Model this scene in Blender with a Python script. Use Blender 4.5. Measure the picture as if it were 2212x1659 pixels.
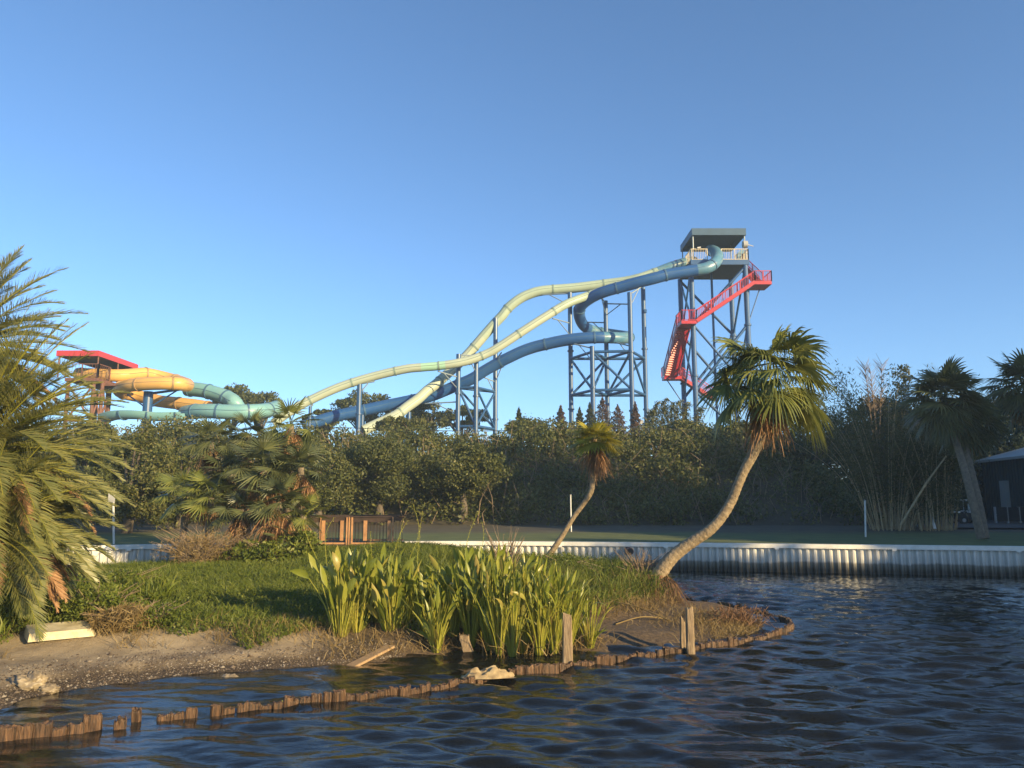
import bpy, math, random
import numpy as np
from mathutils import Vector, Matrix, noise
PI = math.pi
R_ = math.radians
random.seed(11); rng = np.random.default_rng(11)
for o in list(bpy.data.objects): bpy.data.objects.remove(o)
scene = bpy.context.scene
COL = scene.collection

# ------------------------------------------------------------ camera
CH = 2.3; FP = 1663.4; CX = 1106.0; CY = 829.5
TH = math.atan((1080 - CY) / FP)
cam = bpy.data.cameras.new('camera'); camo = bpy.data.objects.new('camera', cam); COL.objects.link(camo)
camo.location = (0, 0, CH); camo.rotation_euler = (PI / 2 + TH, 0, 0)
cam.sensor_width = 36; cam.lens = FP / 2212 * 36; cam.clip_start = 0.1; cam.clip_end = 5000
scene.camera = camo
# ------------------------------------------------------------ sky, sun, exposure
SUN_EL = R_(15.5); SD = Vector((0.75, -0.66, 0)).normalized()
world = bpy.data.worlds.new('World'); scene.world = world; world.use_nodes = True
nt = world.node_tree; nt.nodes.clear()
sky = nt.nodes.new('ShaderNodeTexSky'); sky.sky_type = 'NISHITA'; sky.sun_disc = False
sky.sun_elevation = SUN_EL; sky.sun_rotation = math.atan2(SD.x, SD.y)
sky.altitude = 0; sky.air_density = 0.8; sky.dust_density = 0.35; sky.ozone_density = 5.0
bg = nt.nodes.new('ShaderNodeBackground'); bg.inputs['Strength'].default_value = 0.120
wo = nt.nodes.new('ShaderNodeOutputWorld')
hs = nt.nodes.new('ShaderNodeHueSaturation'); hs.inputs['Saturation'].default_value = 0.97; hs.inputs['Hue'].default_value = 0.495
nt.links.new(sky.outputs[0], hs.inputs['Color']); nt.links.new(hs.outputs[0], bg.inputs[0]); nt.links.new(bg.outputs[0], wo.inputs[0])
sl = bpy.data.lights.new('sun', 'SUN'); sl.energy = 5.0; sl.angle = R_(0.55); sl.color = (1.0, 0.75, 0.38)
so = bpy.data.objects.new('sun', sl); COL.objects.link(so)
sdir = Vector((SD.x * math.cos(SUN_EL), SD.y * math.cos(SUN_EL), math.sin(SUN_EL)))
so.rotation_euler = sdir.to_track_quat('Z', 'Y').to_euler(); so.location = (30, -20, 40)
scene.view_settings.view_transform = 'Standard'; scene.view_settings.look = 'None'
scene.view_settings.exposure = 1.06; scene.view_settings.gamma = 1.0
scene.render.engine = 'CYCLES'

# ------------------------------------------------------------ helpers
def ray(x, y):
    dx = (x - CX) / FP; up = (CY - y) / FP; c, s = math.cos(TH), math.sin(TH)
    return Vector((dx, c - s * up, s + c * up))
def U(x, y, Y):
    d = ray(x, y); return Vector((0, 0, CH)) + d * (Y / d.y)
def G(x, y, z=0.0):
    d = ray(x, y); return Vector((0, 0, CH)) + d * ((z - CH) / d.z)
def S(a, b, x):
    t = min(1, max(0, (x - a) / (b - a))); return t * t * (3 - 2 * t)
ORG = {}
def tag(o, label=None, cat=None, group=None, kind=None):
    if label: o['label'] = label
    if cat: o['category'] = cat
    if group: o['group'] = group
    if kind: o['kind'] = kind
    return o
def thing(name, loc, label, cat, group=None):
    o = bpy.data.objects.new(name, None); COL.objects.link(o); o.location = loc
    o.empty_display_size = 0.2; ORG[o.name] = Vector(loc)
    return tag(o, label, cat, group)
def link_mesh(name, me, mat, parent=None, origin=None):
    o = bpy.data.objects.new(name, me); COL.objects.link(o)
    if mat: me.materials.append(mat)
    if parent is not None:
        o.parent = parent; org = ORG[parent.name]
    else:
        org = Vector(origin) if origin is not None else Vector((0, 0, 0)); o.location = org
    ORG[o.name] = org
    return o
def np_obj(name, V, F, mat, parent=None, origin=None, smooth=False, k=4):
    V = np.asarray(V, dtype=np.float32).reshape(-1, 3); F = np.asarray(F, dtype=np.int32).reshape(-1, k)
    org = ORG[parent.name] if parent is not None else (Vector(origin) if origin is not None else Vector((0, 0, 0)))
    V = V - np.array(org[:], dtype=np.float32)
    me = bpy.data.meshes.new(name)
    me.vertices.add(len(V)); me.vertices.foreach_set('co', V.ravel())
    me.loops.add(F.size); me.loops.foreach_set('vertex_index', F.ravel())
    me.polygons.add(len(F)); me.polygons.foreach_set('loop_start', np.arange(0, F.size, k, dtype=np.int32))
    me.polygons.foreach_set('loop_total', np.full(len(F), k, dtype=np.int32))
    if smooth: me.polygons.foreach_set('use_smooth', np.ones(len(F), dtype=bool))
    me.update(calc_edges=True); me.validate()
    return link_mesh(name, me, mat, parent, org if parent is None else None)
class MB:
    def __init__(s): s.v = []; s.f = []
    def n(s): return len(s.v)
    def quad(s, a, b, c, d):
        k = len(s.v); s.v += [tuple(a), tuple(b), tuple(c), tuple(d)]; s.f.append((k, k + 1, k + 2, k + 3))
    def poly(s, pts):
        k = len(s.v); s.v += [tuple(p) for p in pts]; s.f.append(tuple(range(k, k + len(pts))))
    def box(s, c, sz, rz=0.0, M=None):
        c = Vector(c); hx, hy, hz = sz[0] / 2, sz[1] / 2, sz[2] / 2
        M = M or Matrix.Rotation(rz, 3, 'Z'); k = len(s.v)
        for x in (-hx, hx):
            for y in (-hy, hy):
                for z in (-hz, hz): s.v.append(tuple(c + M @ Vector((x, y, z))))
        for f in ((0, 1, 3, 2), (4, 6, 7, 5), (0, 4, 5, 1), (2, 3, 7, 6), (0, 2, 6, 4), (1, 5, 7, 3)):
            s.f.append(tuple(k + i for i in f))
    def bar(s, a, b, w, h=None):
        a = Vector(a); b = Vector(b); h = h or w; d = b - a; L = d.length
        if L < 1e-5: return
        z = d.normalized(); up = Vector((0, 0, 1)) if abs(z.z) < 0.95 else Vector((0, 1, 0))
        x = up.cross(z).normalized(); y = z.cross(x)
        M = Matrix((x, y, z)).transposed(); s.box((a + b) / 2, (w, h, L), M=M)
    def tube(s, pts, r, n=8, cap=True, jit=0.0):
        pts = [Vector(p) for p in pts]; m = len(pts)
        if not hasattr(r, '__len__'): r = [r] * m
        k0 = len(s.v); prev = None
        for i, p in enumerate(pts):
            t = (pts[min(i + 1, m - 1)] - pts[max(i - 1, 0)]).normalized()
            if prev is None:
                up = Vector((0, 0, 1)) if abs(t.z) < 0.9 else Vector((0, 1, 0)); x = up.cross(t).normalized()
            else:
                x = prev - t * prev.dot(t); x = x.normalized() if x.length > 1e-6 else Vector((1, 0, 0))
            prev = x; y = t.cross(x)
            for j in range(n):
                a = 2 * PI * j / n; q = r[i] * (1 + random.uniform(-jit, jit))
                s.v.append(tuple(p + x * math.cos(a) * q + y * math.sin(a) * q))
        for i in range(m - 1):
            for j in range(n):
                a = k0 + i * n + j; b = k0 + i * n + (j + 1) % n
                s.f.append((a, b, b + n, a + n))
        if cap:
            s.f.append(tuple(k0 + j for j in reversed(range(n)))); s.f.append(tuple(k0 + (m - 1) * n + j for j in range(n)))
    def build(s, name, mat, parent=None, origin=None, smooth=False):
        org = ORG[parent.name] if parent is not None else (Vector(origin) if origin is not None else Vector((0, 0, 0)))
        me = bpy.data.meshes.new(name)
        me.from_pydata([(v[0] - org.x, v[1] - org.y, v[2] - org.z) for v in s.v], [], s.f)
        if smooth: me.polygons.foreach_set('use_smooth', np.ones(len(me.polygons), dtype=bool))
        me.update()
        return link_mesh(name, me, mat, parent, org if parent is None else None)
def catmull(P, per=6):
    P = [Vector(p) for p in P]; out = []
    for i in range(len(P) - 1):
        p0, p1, p2, p3 = P[max(i - 1, 0)], P[i], P[i + 1], P[min(i + 2, len(P) - 1)]
        for j in range(per):
            t = j / per
            out.append(0.5 * ((2 * p1) + (p2 - p0) * t + (2 * p0 - 5 * p1 + 4 * p2 - p3) * t * t + (3 * p1 - p0 - 3 * p2 + p3) * t ** 3))
    out.append(P[-1]); return out
def resample(P, step):
    L = [0]
    for a, b in zip(P, P[1:]): L.append(L[-1] + (b - a).length)
    n = max(2, int(L[-1] / step)); out = []; k = 0
    for i in range(n + 1):
        d = L[-1] * i / n
        while k < len(L) - 2 and L[k + 1] < d: k += 1
        t = (d - L[k]) / max(1e-6, L[k + 1] - L[k]); out.append(P[k].lerp(P[k + 1], min(1, t)))
    return out

# ------------------------------------------------------------ materials
def newmat(name):
    m = bpy.data.materials.new(name); m.use_nodes = True; t = m.node_tree
    return m, t, t.nodes['Principled BSDF'], t.nodes['Material Output']
def ramp(t, fac, stops):
    r = t.nodes.new('ShaderNodeValToRGB'); e = r.color_ramp.elements
    while len(e) < len(stops): e.new(0.5)
    for i, (p, c) in enumerate(stops): e[i].position = p; e[i].color = (*c, 1)
    t.links.new(fac, r.inputs[0]); return r.outputs[0]
def noisetex(t, scale, detail=5, rough=0.6, vec=None, stretch=None):
    n = t.nodes.new('ShaderNodeTexNoise'); n.inputs['Scale'].default_value = scale
    n.inputs['Detail'].default_value = detail; n.inputs['Roughness'].default_value = rough
    tc = t.nodes.new('ShaderNodeNewGeometry') if vec is None else None
    src = tc.outputs['Position'] if vec is None else vec
    if stretch:
        mp = t.nodes.new('ShaderNodeMapping'); mp.inputs['Scale'].default_value = stretch
        t.links.new(src, mp.inputs[0]); src = mp.outputs[0]
    t.links.new(src, n.inputs['Vector']); return n.outputs['Fac']
def solid(name, c1, c2=None, scale=3, rough=0.6, metal=0, bump=0, bscale=20, stretch=None, spec=0.5):
    m, t, p, o = newmat(name); p.inputs['Roughness'].default_value = rough; p.inputs['Metallic'].default_value = metal
    p.inputs['Specular IOR Level'].default_value = spec
    if c2 is None: p.inputs['Base Color'].default_value = (*c1, 1)
    else:
        n = noisetex(t, scale, stretch=stretch); t.links.new(ramp(t, n, [(0.32, c1), (0.68, c2)]), p.inputs['Base Color'])
    if bump:
        b = t.nodes.new('ShaderNodeBump'); b.inputs['Strength'].default_value = bump; b.inputs['Distance'].default_value = 0.05
        t.links.new(noisetex(t, bscale, 6, 0.65, stretch=stretch), b.inputs['Height']); t.links.new(b.outputs[0], p.inputs['Normal'])
    return m
def leafmat(name, cols, rough=0.5, trans=0.3, pscale=0.5, spec=0.3):
    """leaf: colour varies leaf by leaf and patch by patch; part of the light passes through."""
    m, t, p, o = newmat(name); p.inputs['Roughness'].default_value = rough; p.inputs['Specular IOR Level'].default_value = spec
    g = t.nodes.new('ShaderNodeNewGeometry'); n = noisetex(t, pscale, 3)
    mx = t.nodes.new('ShaderNodeMath'); mx.operation = 'MULTIPLY_ADD'; mx.inputs[1].default_value = 0.5
    t.links.new(g.outputs['Random Per Island'], mx.inputs[0])
    m2 = t.nodes.new('ShaderNodeMath'); m2.operation = 'MULTIPLY'; m2.inputs[1].default_value = 0.5
    t.links.new(n, m2.inputs[0]); t.links.new(m2.outputs[0], mx.inputs[2])
    k = len(cols); c = ramp(t, mx.outputs[0], [(0.12 + 0.76 * i / (k - 1), cc) for i, cc in enumerate(cols)])
    t.links.new(c, p.inputs['Base Color'])
    tr = t.nodes.new('ShaderNodeBsdfTranslucent'); t.links.new(c, tr.inputs[0])
    mix = t.nodes.new('ShaderNodeMixShader'); mix.inputs[0].default_value = trans
    t.links.new(p.outputs[0], mix.inputs[1]); t.links.new(tr.outputs[0], mix.inputs[2]); t.links.new(mix.outputs[0], o.inputs[0])
    return m
def paint(name, c, rough=0.35, fade=0.25, grime=(0.12, 0.11, 0.09)):
    m, t, p, o = newmat(name); p.inputs['Roughness'].default_value = rough
    n = noisetex(t, 0.9, 8, 0.7, stretch=(1, 1, 0.5)); c2 = tuple(a * (1 - fade) + g * fade for a, g in zip(c, grime))
    t.links.new(ramp(t, n, [(0.38, c2), (0.6, c)]), p.inputs['Base Color'])
    return m
M = {}
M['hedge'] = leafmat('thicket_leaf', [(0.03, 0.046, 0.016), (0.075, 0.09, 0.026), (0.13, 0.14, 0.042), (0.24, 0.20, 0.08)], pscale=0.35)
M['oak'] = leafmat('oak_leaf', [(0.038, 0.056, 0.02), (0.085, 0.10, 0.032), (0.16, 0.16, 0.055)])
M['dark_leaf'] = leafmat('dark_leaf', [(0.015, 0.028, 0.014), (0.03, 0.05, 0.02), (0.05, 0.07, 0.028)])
M['conifer'] = leafmat('conifer_needle', [(0.05, 0.045, 0.028), (0.10, 0.06, 0.045), (0.14, 0.08, 0.06)])
M['conifer_green'] = leafmat('green_conifer_needle', [(0.03, 0.045, 0.03), (0.05, 0.065, 0.04), (0.08, 0.085, 0.05)])
M['bamboo_leaf'] = leafmat('bamboo_leaf', [(0.045, 0.06, 0.022), (0.10, 0.11, 0.04), (0.20, 0.17, 0.07)])
M['culm'] = solid('bamboo_culm', (0.26, 0.19, 0.10), (0.42, 0.33, 0.18), 4, 0.5)
M['twig'] = solid('dry_twig', (0.16, 0.11, 0.07), (0.28, 0.21, 0.14), 6, 0.8)
M['palm'] = leafmat('fan_palm_leaf', [(0.08, 0.105, 0.032), (0.15, 0.175, 0.045), (0.27, 0.27, 0.07)], rough=0.38, pscale=1.4, spec=0.5)
M['palm_yellow'] = leafmat('yellow_palm_leaf', [(0.18, 0.20, 0.03), (0.34, 0.31, 0.045), (0.50, 0.42, 0.07)], rough=0.4, pscale=2, trans=0.4)
M['palm_dark'] = leafmat('dark_palm_leaf', [(0.055, 0.07, 0.036), (0.10, 0.12, 0.05), (0.18, 0.185, 0.075)], rough=0.35, pscale=1.5, spec=0.5)
M['date'] = leafmat('date_palm_leaf', [(0.11, 0.13, 0.045), (0.19, 0.20, 0.065), (0.30, 0.27, 0.095)], rough=0.4, pscale=1.2, spec=0.5, trans=0.35)
M['dead'] = leafmat('dead_palm_leaf', [(0.17, 0.09, 0.045), (0.32, 0.18, 0.09), (0.46, 0.29, 0.16)], rough=0.7, pscale=2)
M['arrow'] = leafmat('marsh_leaf', [(0.12, 0.155, 0.025), (0.22, 0.25, 0.035), (0.34, 0.34, 0.06), (0.40, 0.26, 0.10)], rough=0.35, pscale=3, trans=0.42, spec=0.5)
M['stem'] = leafmat('marsh_stem', [(0.20, 0.22, 0.03), (0.34, 0.34, 0.05), (0.46, 0.40, 0.09)], rough=0.4, pscale=3, trans=0.2)
M['grass'] = leafmat('grass_blade', [(0.055, 0.085, 0.014), (0.12, 0.155, 0.022), (0.22, 0.23, 0.045)], pscale=0.8, trans=0.35)
M['drygrass'] = leafmat('dry_grass_blade', [(0.13, 0.085, 0.035), (0.24, 0.17, 0.07), (0.34, 0.26, 0.12)], pscale=2)
def bark(name, c1, c2, s=6):
    return solid(name, c1, c2, s, 0.85, bump=0.7, bscale=22)
M['bark'] = bark('grey_bark', (0.06, 0.05, 0.04), (0.14, 0.115, 0.09))
M['palm_bark'] = bark('palm_bark', (0.17, 0.125, 0.075), (0.36, 0.28, 0.18), 14)
M['palm_bark_dark'] = bark('dark_palm_bark', (0.12, 0.10, 0.075), (0.22, 0.18, 0.13), 10)
M['root'] = solid('root', (0.09, 0.045, 0.025), (0.22, 0.12, 0.06), 8, 0.85)
def wood(name, dark, mid, light, rough=0.75, st=(0.3, 0.5, 0.72)):
    m, t, p, o = newmat(name)
    n = noisetex(t, 14, 8, 0.75, stretch=(3, 3, 0.22)); c = ramp(t, n, [(st[0], dark), (st[1], mid), (st[2], light)])
    t.links.new(c, p.inputs['Base Color']); p.inputs['Roughness'].default_value = rough
    b = t.nodes.new('ShaderNodeBump'); b.inputs['Strength'].default_value = 0.8; b.inputs['Distance'].default_value = 0.03
    t.links.new(noisetex(t, 22, 6, 0.7, stretch=(3, 3, 0.2)), b.inputs['Height']); t.links.new(b.outputs[0], p.inputs['Normal'])
    return m
M['piling'] = wood('weathered_piling', (0.02, 0.012, 0.007), (0.12, 0.065, 0.032), (0.30, 0.165, 0.08), 0.35, (0.40, 0.56, 0.78))
M['post'] = wood('old_post_wood', (0.07, 0.05, 0.035), (0.24, 0.17, 0.10), (0.46, 0.36, 0.23))
M['plank'] = wood('driftwood', (0.18, 0.11, 0.06), (0.36, 0.24, 0.13), (0.5, 0.36, 0.2))
M['rail_dark'] = solid('dark_stained_wood', (0.03, 0.02, 0.015), (0.06, 0.035, 0.025), 8, 0.7)
M['rail_orange'] = solid('cedar_board', (0.30, 0.15, 0.065), (0.48, 0.26, 0.12), 6, 0.65)
M['white'] = solid('faded_white_plastic', (0.70, 0.68, 0.60), (0.84, 0.82, 0.75), 4, 0.5)
M['bag'] = solid('dirty_plastic_bag', (0.13, 0.10, 0.065), (0.34, 0.28, 0.19), 7, 0.5)
M['cloth'] = solid('muddy_tarp', (0.20, 0.14, 0.07), (0.40, 0.31, 0.17), 9, 0.7)
M['blue'] = paint('blue_fibreglass', (0.02, 0.085, 0.26), 0.3, 0.2, (0.07, 0.14, 0.24))
M['aqua'] = paint('faded_blue_fibreglass', (0.07, 0.19, 0.29), 0.35, 0.3, (0.24, 0.3, 0.28))
M['green'] = paint('pale_green_fibreglass', (0.36, 0.44, 0.33), 0.35, 0.35, (0.26, 0.33, 0.26))
M['cream'] = paint('pale_yellow_fibreglass', (0.40, 0.455, 0.355), 0.35, 0.25, (0.31, 0.37, 0.29))
M['mint'] = paint('mint_fibreglass', (0.34, 0.56, 0.40), 0.35, 0.12, (0.3, 0.45, 0.35))
M['seamg'] = solid('green_flange', (0.20, 0.27, 0.22), None, rough=0.5)
M['seamb'] = solid('blue_flange', (0.06, 0.13, 0.22), None, rough=0.45)
M['yellow'] = paint('yellow_fibreglass', (0.62, 0.37, 0.11), 0.35, 0.3, (0.45, 0.3, 0.14))
M['teal'] = paint('teal_fibreglass', (0.17, 0.36, 0.38), 0.35, 0.3, (0.26, 0.4, 0.34))
M['seamy'] = solid('yellow_flange', (0.30, 0.20, 0.10), None, rough=0.5)
M['steel'] = paint('blue_painted_steel', (0.018, 0.075, 0.20), 0.4, 0.2, (0.05, 0.09, 0.15))
M['steel_light'] = paint('galvanised_arm', (0.22, 0.28, 0.33), 0.4, 0.2)
M['roofblue'] = solid('slate_blue_canopy', (0.022, 0.065, 0.12), (0.03, 0.08, 0.145), 1, 0.6)
M['deckunder'] = solid('dark_blue_deck', (0.022, 0.035, 0.055), (0.03, 0.045, 0.07), 2, 0.7)
M['red'] = paint('red_painted_steel', (0.42, 0.018, 0.032), 0.4, 0.12, (0.25, 0.06, 0.06))
M['redroof'] = paint('red_canopy', (0.45, 0.045, 0.055), 0.5, 0.15, (0.3, 0.07, 0.07))
M['rust'] = solid('weathered_red_brown_steel', (0.11, 0.055, 0.04), (0.19, 0.085, 0.06), 3, 0.7)
M['ivory'] = solid('ivory_railing', (0.50, 0.42, 0.27), (0.6, 0.52, 0.36), 4, 0.5)
M['grey_metal'] = solid('grey_metal', (0.30, 0.30, 0.29), (0.42, 0.42, 0.40), 4, 0.45)
M['wire'] = solid('black_wire', (0.02, 0.02, 0.02), None, rough=0.6)
M['pole'] = solid('white_pole', (0.5, 0.5, 0.47), (0.66, 0.66, 0.62), 5, 0.6)
M['tyre'] = solid('black_rubber', (0.02, 0.02, 0.02), None, rough=0.8)
M['glass'] = solid('dark_glass', (0.02, 0.025, 0.03), None, rough=0.1)
M['shed'] = solid('dark_green_sheet_metal', (0.018, 0.035, 0.035), (0.028, 0.05, 0.05), 1.5, 0.5)
M['shed_trim'] = solid('pale_metal_trim', (0.26, 0.28, 0.27), None, rough=0.5)
M['yleaf'] = solid('yellow_leaf', (0.7, 0.6, 0.05), None, rough=0.5)
M['bed'] = solid('lake_mud', (0.03, 0.024, 0.016), (0.06, 0.05, 0.03), 1, 0.9)
M['asphalt'] = solid('driveway', (0.05, 0.048, 0.045), (0.08, 0.075, 0.068), 2, 0.9)
# sea wall with tide stain
m, t, p, o = newmat('vinyl_sheet_pile'); g = t.nodes.new('ShaderNodeNewGeometry'); sp = t.nodes.new('ShaderNodeSeparateXYZ')
t.links.new(g.outputs['Position'], sp.inputs[0]); nz = noisetex(t, 2.2, 5, 0.65, stretch=(1.5, 1.5, 0.4))
a = t.nodes.new('ShaderNodeMath'); a.operation = 'MULTIPLY_ADD'; a.inputs[1].default_value = -0.16; t.links.new(nz, a.inputs[0]); t.links.new(sp.outputs['Z'], a.inputs[2])
a2 = t.nodes.new('ShaderNodeMath'); a2.operation = 'MULTIPLY_ADD'; a2.inputs[1].default_value = -0.22; t.links.new(noisetex(t, 0.9, 6, 0.75, stretch=(1.4, 1.4, 0.12)), a2.inputs[0]); t.links.new(a.outputs[0], a2.inputs[2]); a3 = t.nodes.new('ShaderNodeMath'); a3.inputs[1].default_value = 0.10; t.links.new(a2.outputs[0], a3.inputs[0]); a = a3
c = ramp(t, a.outputs[0], [(0.0, (0.05, 0.045, 0.035)), (0.20, (0.20, 0.19, 0.16)), (0.26, (0.48, 0.47, 0.43)), (0.6, (0.68, 0.67, 0.62))])
t.links.new(c, p.inputs['Base Color']); p.inputs['Roughness'].default_value = 0.5; M['wall'] = m
# water
m, t, p, o = newmat('lake_water')
p.inputs['Base Color'].default_value = (0.008, 0.009, 0.009, 1); p.inputs['Roughness'].default_value = 0.025; p.inputs['IOR'].default_value = 1.333
b = t.nodes.new('ShaderNodeBump'); b.inputs['Strength'].default_value = 0.35; b.inputs['Distance'].default_value = 0.022
t.links.new(noisetex(t, 5, 4, 0.6, stretch=(1.0, 2.0, 1)), b.inputs['Height']); t.links.new(b.outputs[0], p.inputs['Normal']); M['water'] = m
# island ground: sand low, litter, soil under the grass
m, t, p, o = newmat('shell_sand_and_soil'); g = t.nodes.new('ShaderNodeNewGeometry'); sp = t.nodes.new('ShaderNodeSeparateXYZ')
t.links.new(g.outputs['Position'], sp.inputs[0])
n1 = noisetex(t, 1.1, 6, 0.6); sand = ramp(t, n1, [(0.35, (0.16, 0.12, 0.075)), (0.62, (0.40, 0.31, 0.19))])
n2 = noisetex(t, 45, 3, 0.7); mot = ramp(t, n2, [(0.40, (0.022, 0.015, 0.009)), (0.60, (0.09, 0.062, 0.036)), (0.72, (0.42, 0.34, 0.24))])
hz = t.nodes.new('ShaderNodeMapRange'); hz.inputs[1].default_value = 0.07; hz.inputs[2].default_value = 0.15
ad = t.nodes.new('ShaderNodeMath'); ad.operation = 'MULTIPLY_ADD'; ad.inputs[1].default_value = 0.12; t.links.new(n1, ad.inputs[0]); t.links.new(sp.outputs['Z'], ad.inputs[2])
sb = t.nodes.new('ShaderNodeMath'); sb.operation = 'SUBTRACT'; sb.inputs[1].default_value = 0.05; t.links.new(ad.outputs[0], sb.inputs[0]); t.links.new(sb.outputs[0], hz.inputs[0])
mx = t.nodes.new('ShaderNodeMix'); mx.data_type = 'RGBA'; t.links.new(hz.outputs[0], mx.inputs[0]); t.links.new(mot, mx.inputs[6]); t.links.new(sand, mx.inputs[7])
# the muddy tip on the right
xr = t.nodes.new('ShaderNodeMapRange'); xr.inputs[1].default_value = -3.6; xr.inputs[2].default_value = -2.2; t.links.new(sp.outputs['X'], xr.inputs[0])
mud = ramp(t, noisetex(t, 16, 6, 0.7), [(0.35, (0.05, 0.032, 0.018)), (0.6, (0.14, 0.095, 0.05)), (0.75, (0.26, 0.19, 0.11))])
m2 = t.nodes.new('ShaderNodeMix'); m2.data_type = 'RGBA'; t.links.new(xr.outputs[0], m2.inputs[0]); t.links.new(mx.outputs[2], m2.inputs[6]); t.links.new(mud, m2.inputs[7])
h2 = t.nodes.new('ShaderNodeMapRange'); h2.inputs[1].default_value = 0.30; h2.inputs[2].default_value = 0.38; t.links.new(sp.outputs['Z'], h2.inputs[0])
m3 = t.nodes.new('ShaderNodeMix'); m3.data_type = 'RGBA'; t.links.new(h2.outputs[0], m3.inputs[0]); t.links.new(m2.outputs[2], m3.inputs[6]); m3.inputs[7].default_value = (0.045, 0.06, 0.02, 1)
t.links.new(m3.outputs[2], p.inputs['Base Color']); p.inputs['Roughness'].default_value = 0.85
b = t.nodes.new('ShaderNodeBump'); b.inputs['Strength'].default_value = 0.9; b.inputs['Distance'].default_value = 0.03
t.links.new(noisetex(t, 30, 5, 0.7), b.inputs['Height']); t.links.new(b.outputs[0], p.inputs['Normal']); M['island'] = m
# far ground: mown lawn then brown soil of the bank
m, t, p, o = newmat('lawn_and_bank_soil'); g = t.nodes.new('ShaderNodeNewGeometry'); sp = t.nodes.new('ShaderNodeSeparateXYZ')
t.links.new(g.outputs['Position'], sp.inputs[0])
lawn = ramp(t, noisetex(t, 1.3, 7, 0.7), [(0.3, (0.05, 0.075, 0.018)), (0.7, (0.12, 0.14, 0.034))])
soil = ramp(t, noisetex(t, 1.0, 7, 0.7), [(0.3, (0.04, 0.033, 0.02)), (0.7, (0.10, 0.085, 0.05))])
yr = t.nodes.new('ShaderNodeMapRange'); yr.inputs[1].default_value = 33.5; yr.inputs[2].default_value = 36.5
ya = t.nodes.new('ShaderNodeMath'); ya.operation = 'MULTIPLY_ADD'; ya.inputs[1].default_value = 3.0; t.links.new(noisetex(t, 0.5, 3), ya.inputs[0]); t.links.new(sp.outputs['Y'], ya.inputs[2]); t.links.new(ya.outputs[0], yr.inputs[0])
m4 = t.nodes.new('ShaderNodeMix'); m4.data_type = 'RGBA'; t.links.new(yr.outputs[0], m4.inputs[0]); t.links.new(lawn, m4.inputs[6]); t.links.new(soil, m4.inputs[7])
t.links.new(m4.outputs[2], p.inputs['Base Color']); p.inputs['Roughness'].default_value = 0.9; M['lawn'] = m

# ------------------------------------------------------------ terrain
SHORE = [(0, 1532), (60, 1512), (123, 1494), (220, 1484), (316, 1470), (474, 1452), (620, 1444), (703, 1438), (755, 1434), (848, 1423), (901, 1417), (960, 1412),
         (1040, 1408), (1140, 1406), (1230, 1405), (1294, 1403), (1368, 1394), (1457, 1391), (1546, 1380), (1620, 1365), (1632, 1340), (1612, 1318), (1560, 1309), (1505, 1308), (1462, 1302)]
shore = [(G(x, y).x, G(x, y).y) for x, y in SHORE]
shore = [(-30.0, 5.6), (-9.0, 7.4)] + shore + [(3.4, 18.2), (3.3, 20.2), (2.9, 21.9), (1.2, 23.2), (-1.2, 24.0), (-3.0, 24.4), (-7.5, 24.2), (-8.6, 22.2), (-10.6, 21.6), (-30, 20.5)]
SH = np.array(shore)
def sdist(X, Y):
    """signed distance to the shoreline, + on land"""
    P = np.stack([X, Y], -1)[..., None, :]; A = SH; B = np.roll(SH, -1, 0); AB = B - A
    T = np.clip(((P - A) * AB).sum(-1) / (AB ** 2).sum(-1), 0, 1)
    D = np.sqrt((((A + T[..., None] * AB) - P) ** 2).sum(-1)).min(-1)
    ins = np.zeros(X.shape, bool)
    for (x1, y1), (x2, y2) in zip(A, B):
        c = ((y1 > Y) != (y2 > Y)) & (X < (x2 - x1) * (Y - y1) / ((y2 - y1) + 1e-12) + x1); ins ^= c
    return np.where(ins, D, -D)
CTRL = np.array([(-5.2, 9.6, .07), (-3.4, 10.5, .09), (-6.5, 8.6, .08), (-9, 8.6, .1), (-4.4, 11.2, .13), (-6.2, 10.8, .14), (-7.6, 10.6, .17), (-9.5, 10.8, .17), (-8.3, 11.3, .19), (-2.6, 11.8, .1),
    (-0.5, 11.9, .04), (1.2, 12.0, .05), (2.3, 12.3, .06), (3.5, 12.6, .05), (4.2, 13.8, .07), (2.6, 14.0, .1), (1.6, 13.6, .12), (3.6, 15.0, .10), (3.2, 15.8, .16), (4.0, 16.3, .06), (4.6, 15.2, .04), (4.4, 14.6, .04), (3.7, 17.0, .12),
    (-5, 13, .36), (-7, 12.8, .4), (-8, 12.6, .36), (-9, 13, .45), (-2, 13.2, .3), (-3.6, 12.6, .28), (-6, 15, .52), (-3, 15, .5), (0, 14.4, .36), (1.2, 15.4, .42), (2.3, 16.8, .52), (3.1, 17.2, .52), (0.5, 17.5, .6),
    (-3, 18, .66), (-7, 18, .6), (-2, 20, .78), (1, 19.5, .6), (2, 21.3, .6), (-3.4, 22, .98), (-5, 22, .85), (-7, 21, .6), (-10, 17, .5), (-14, 15, .5), (-20, 15, .5), (-14, 20, .4)])
def island_z(X, Y):
    d = sdist(X, Y)
    w = 1 / (((X[..., None] - CTRL[:, 0]) ** 2 + (Y[..., None] - CTRL[:, 1]) ** 2) + 0.25) ** 2
    z = (w * CTRL[:, 2]).sum(-1) / w.sum(-1)
    k = np.clip(d / 0.55, 0, 1); k = k * k * (3 - 2 * k)
    bumps = 0.015 * np.sin(X * 5.1 + Y * 2.3) * np.sin(Y * 4.3 - X * 1.7) + 0.01 * np.sin(X * 11 + 1) * np.sin(Y * 13)
    return np.where(d > 0, 0.01 + (z + bumps * np.clip(z * 5, 0, 1)) * k, -0.02 + 0.16 * np.maximum(d, -3.5))
def iz(x, y): return float(island_z(np.array([float(x)]), np.array([float(y)]))[0])
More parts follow.
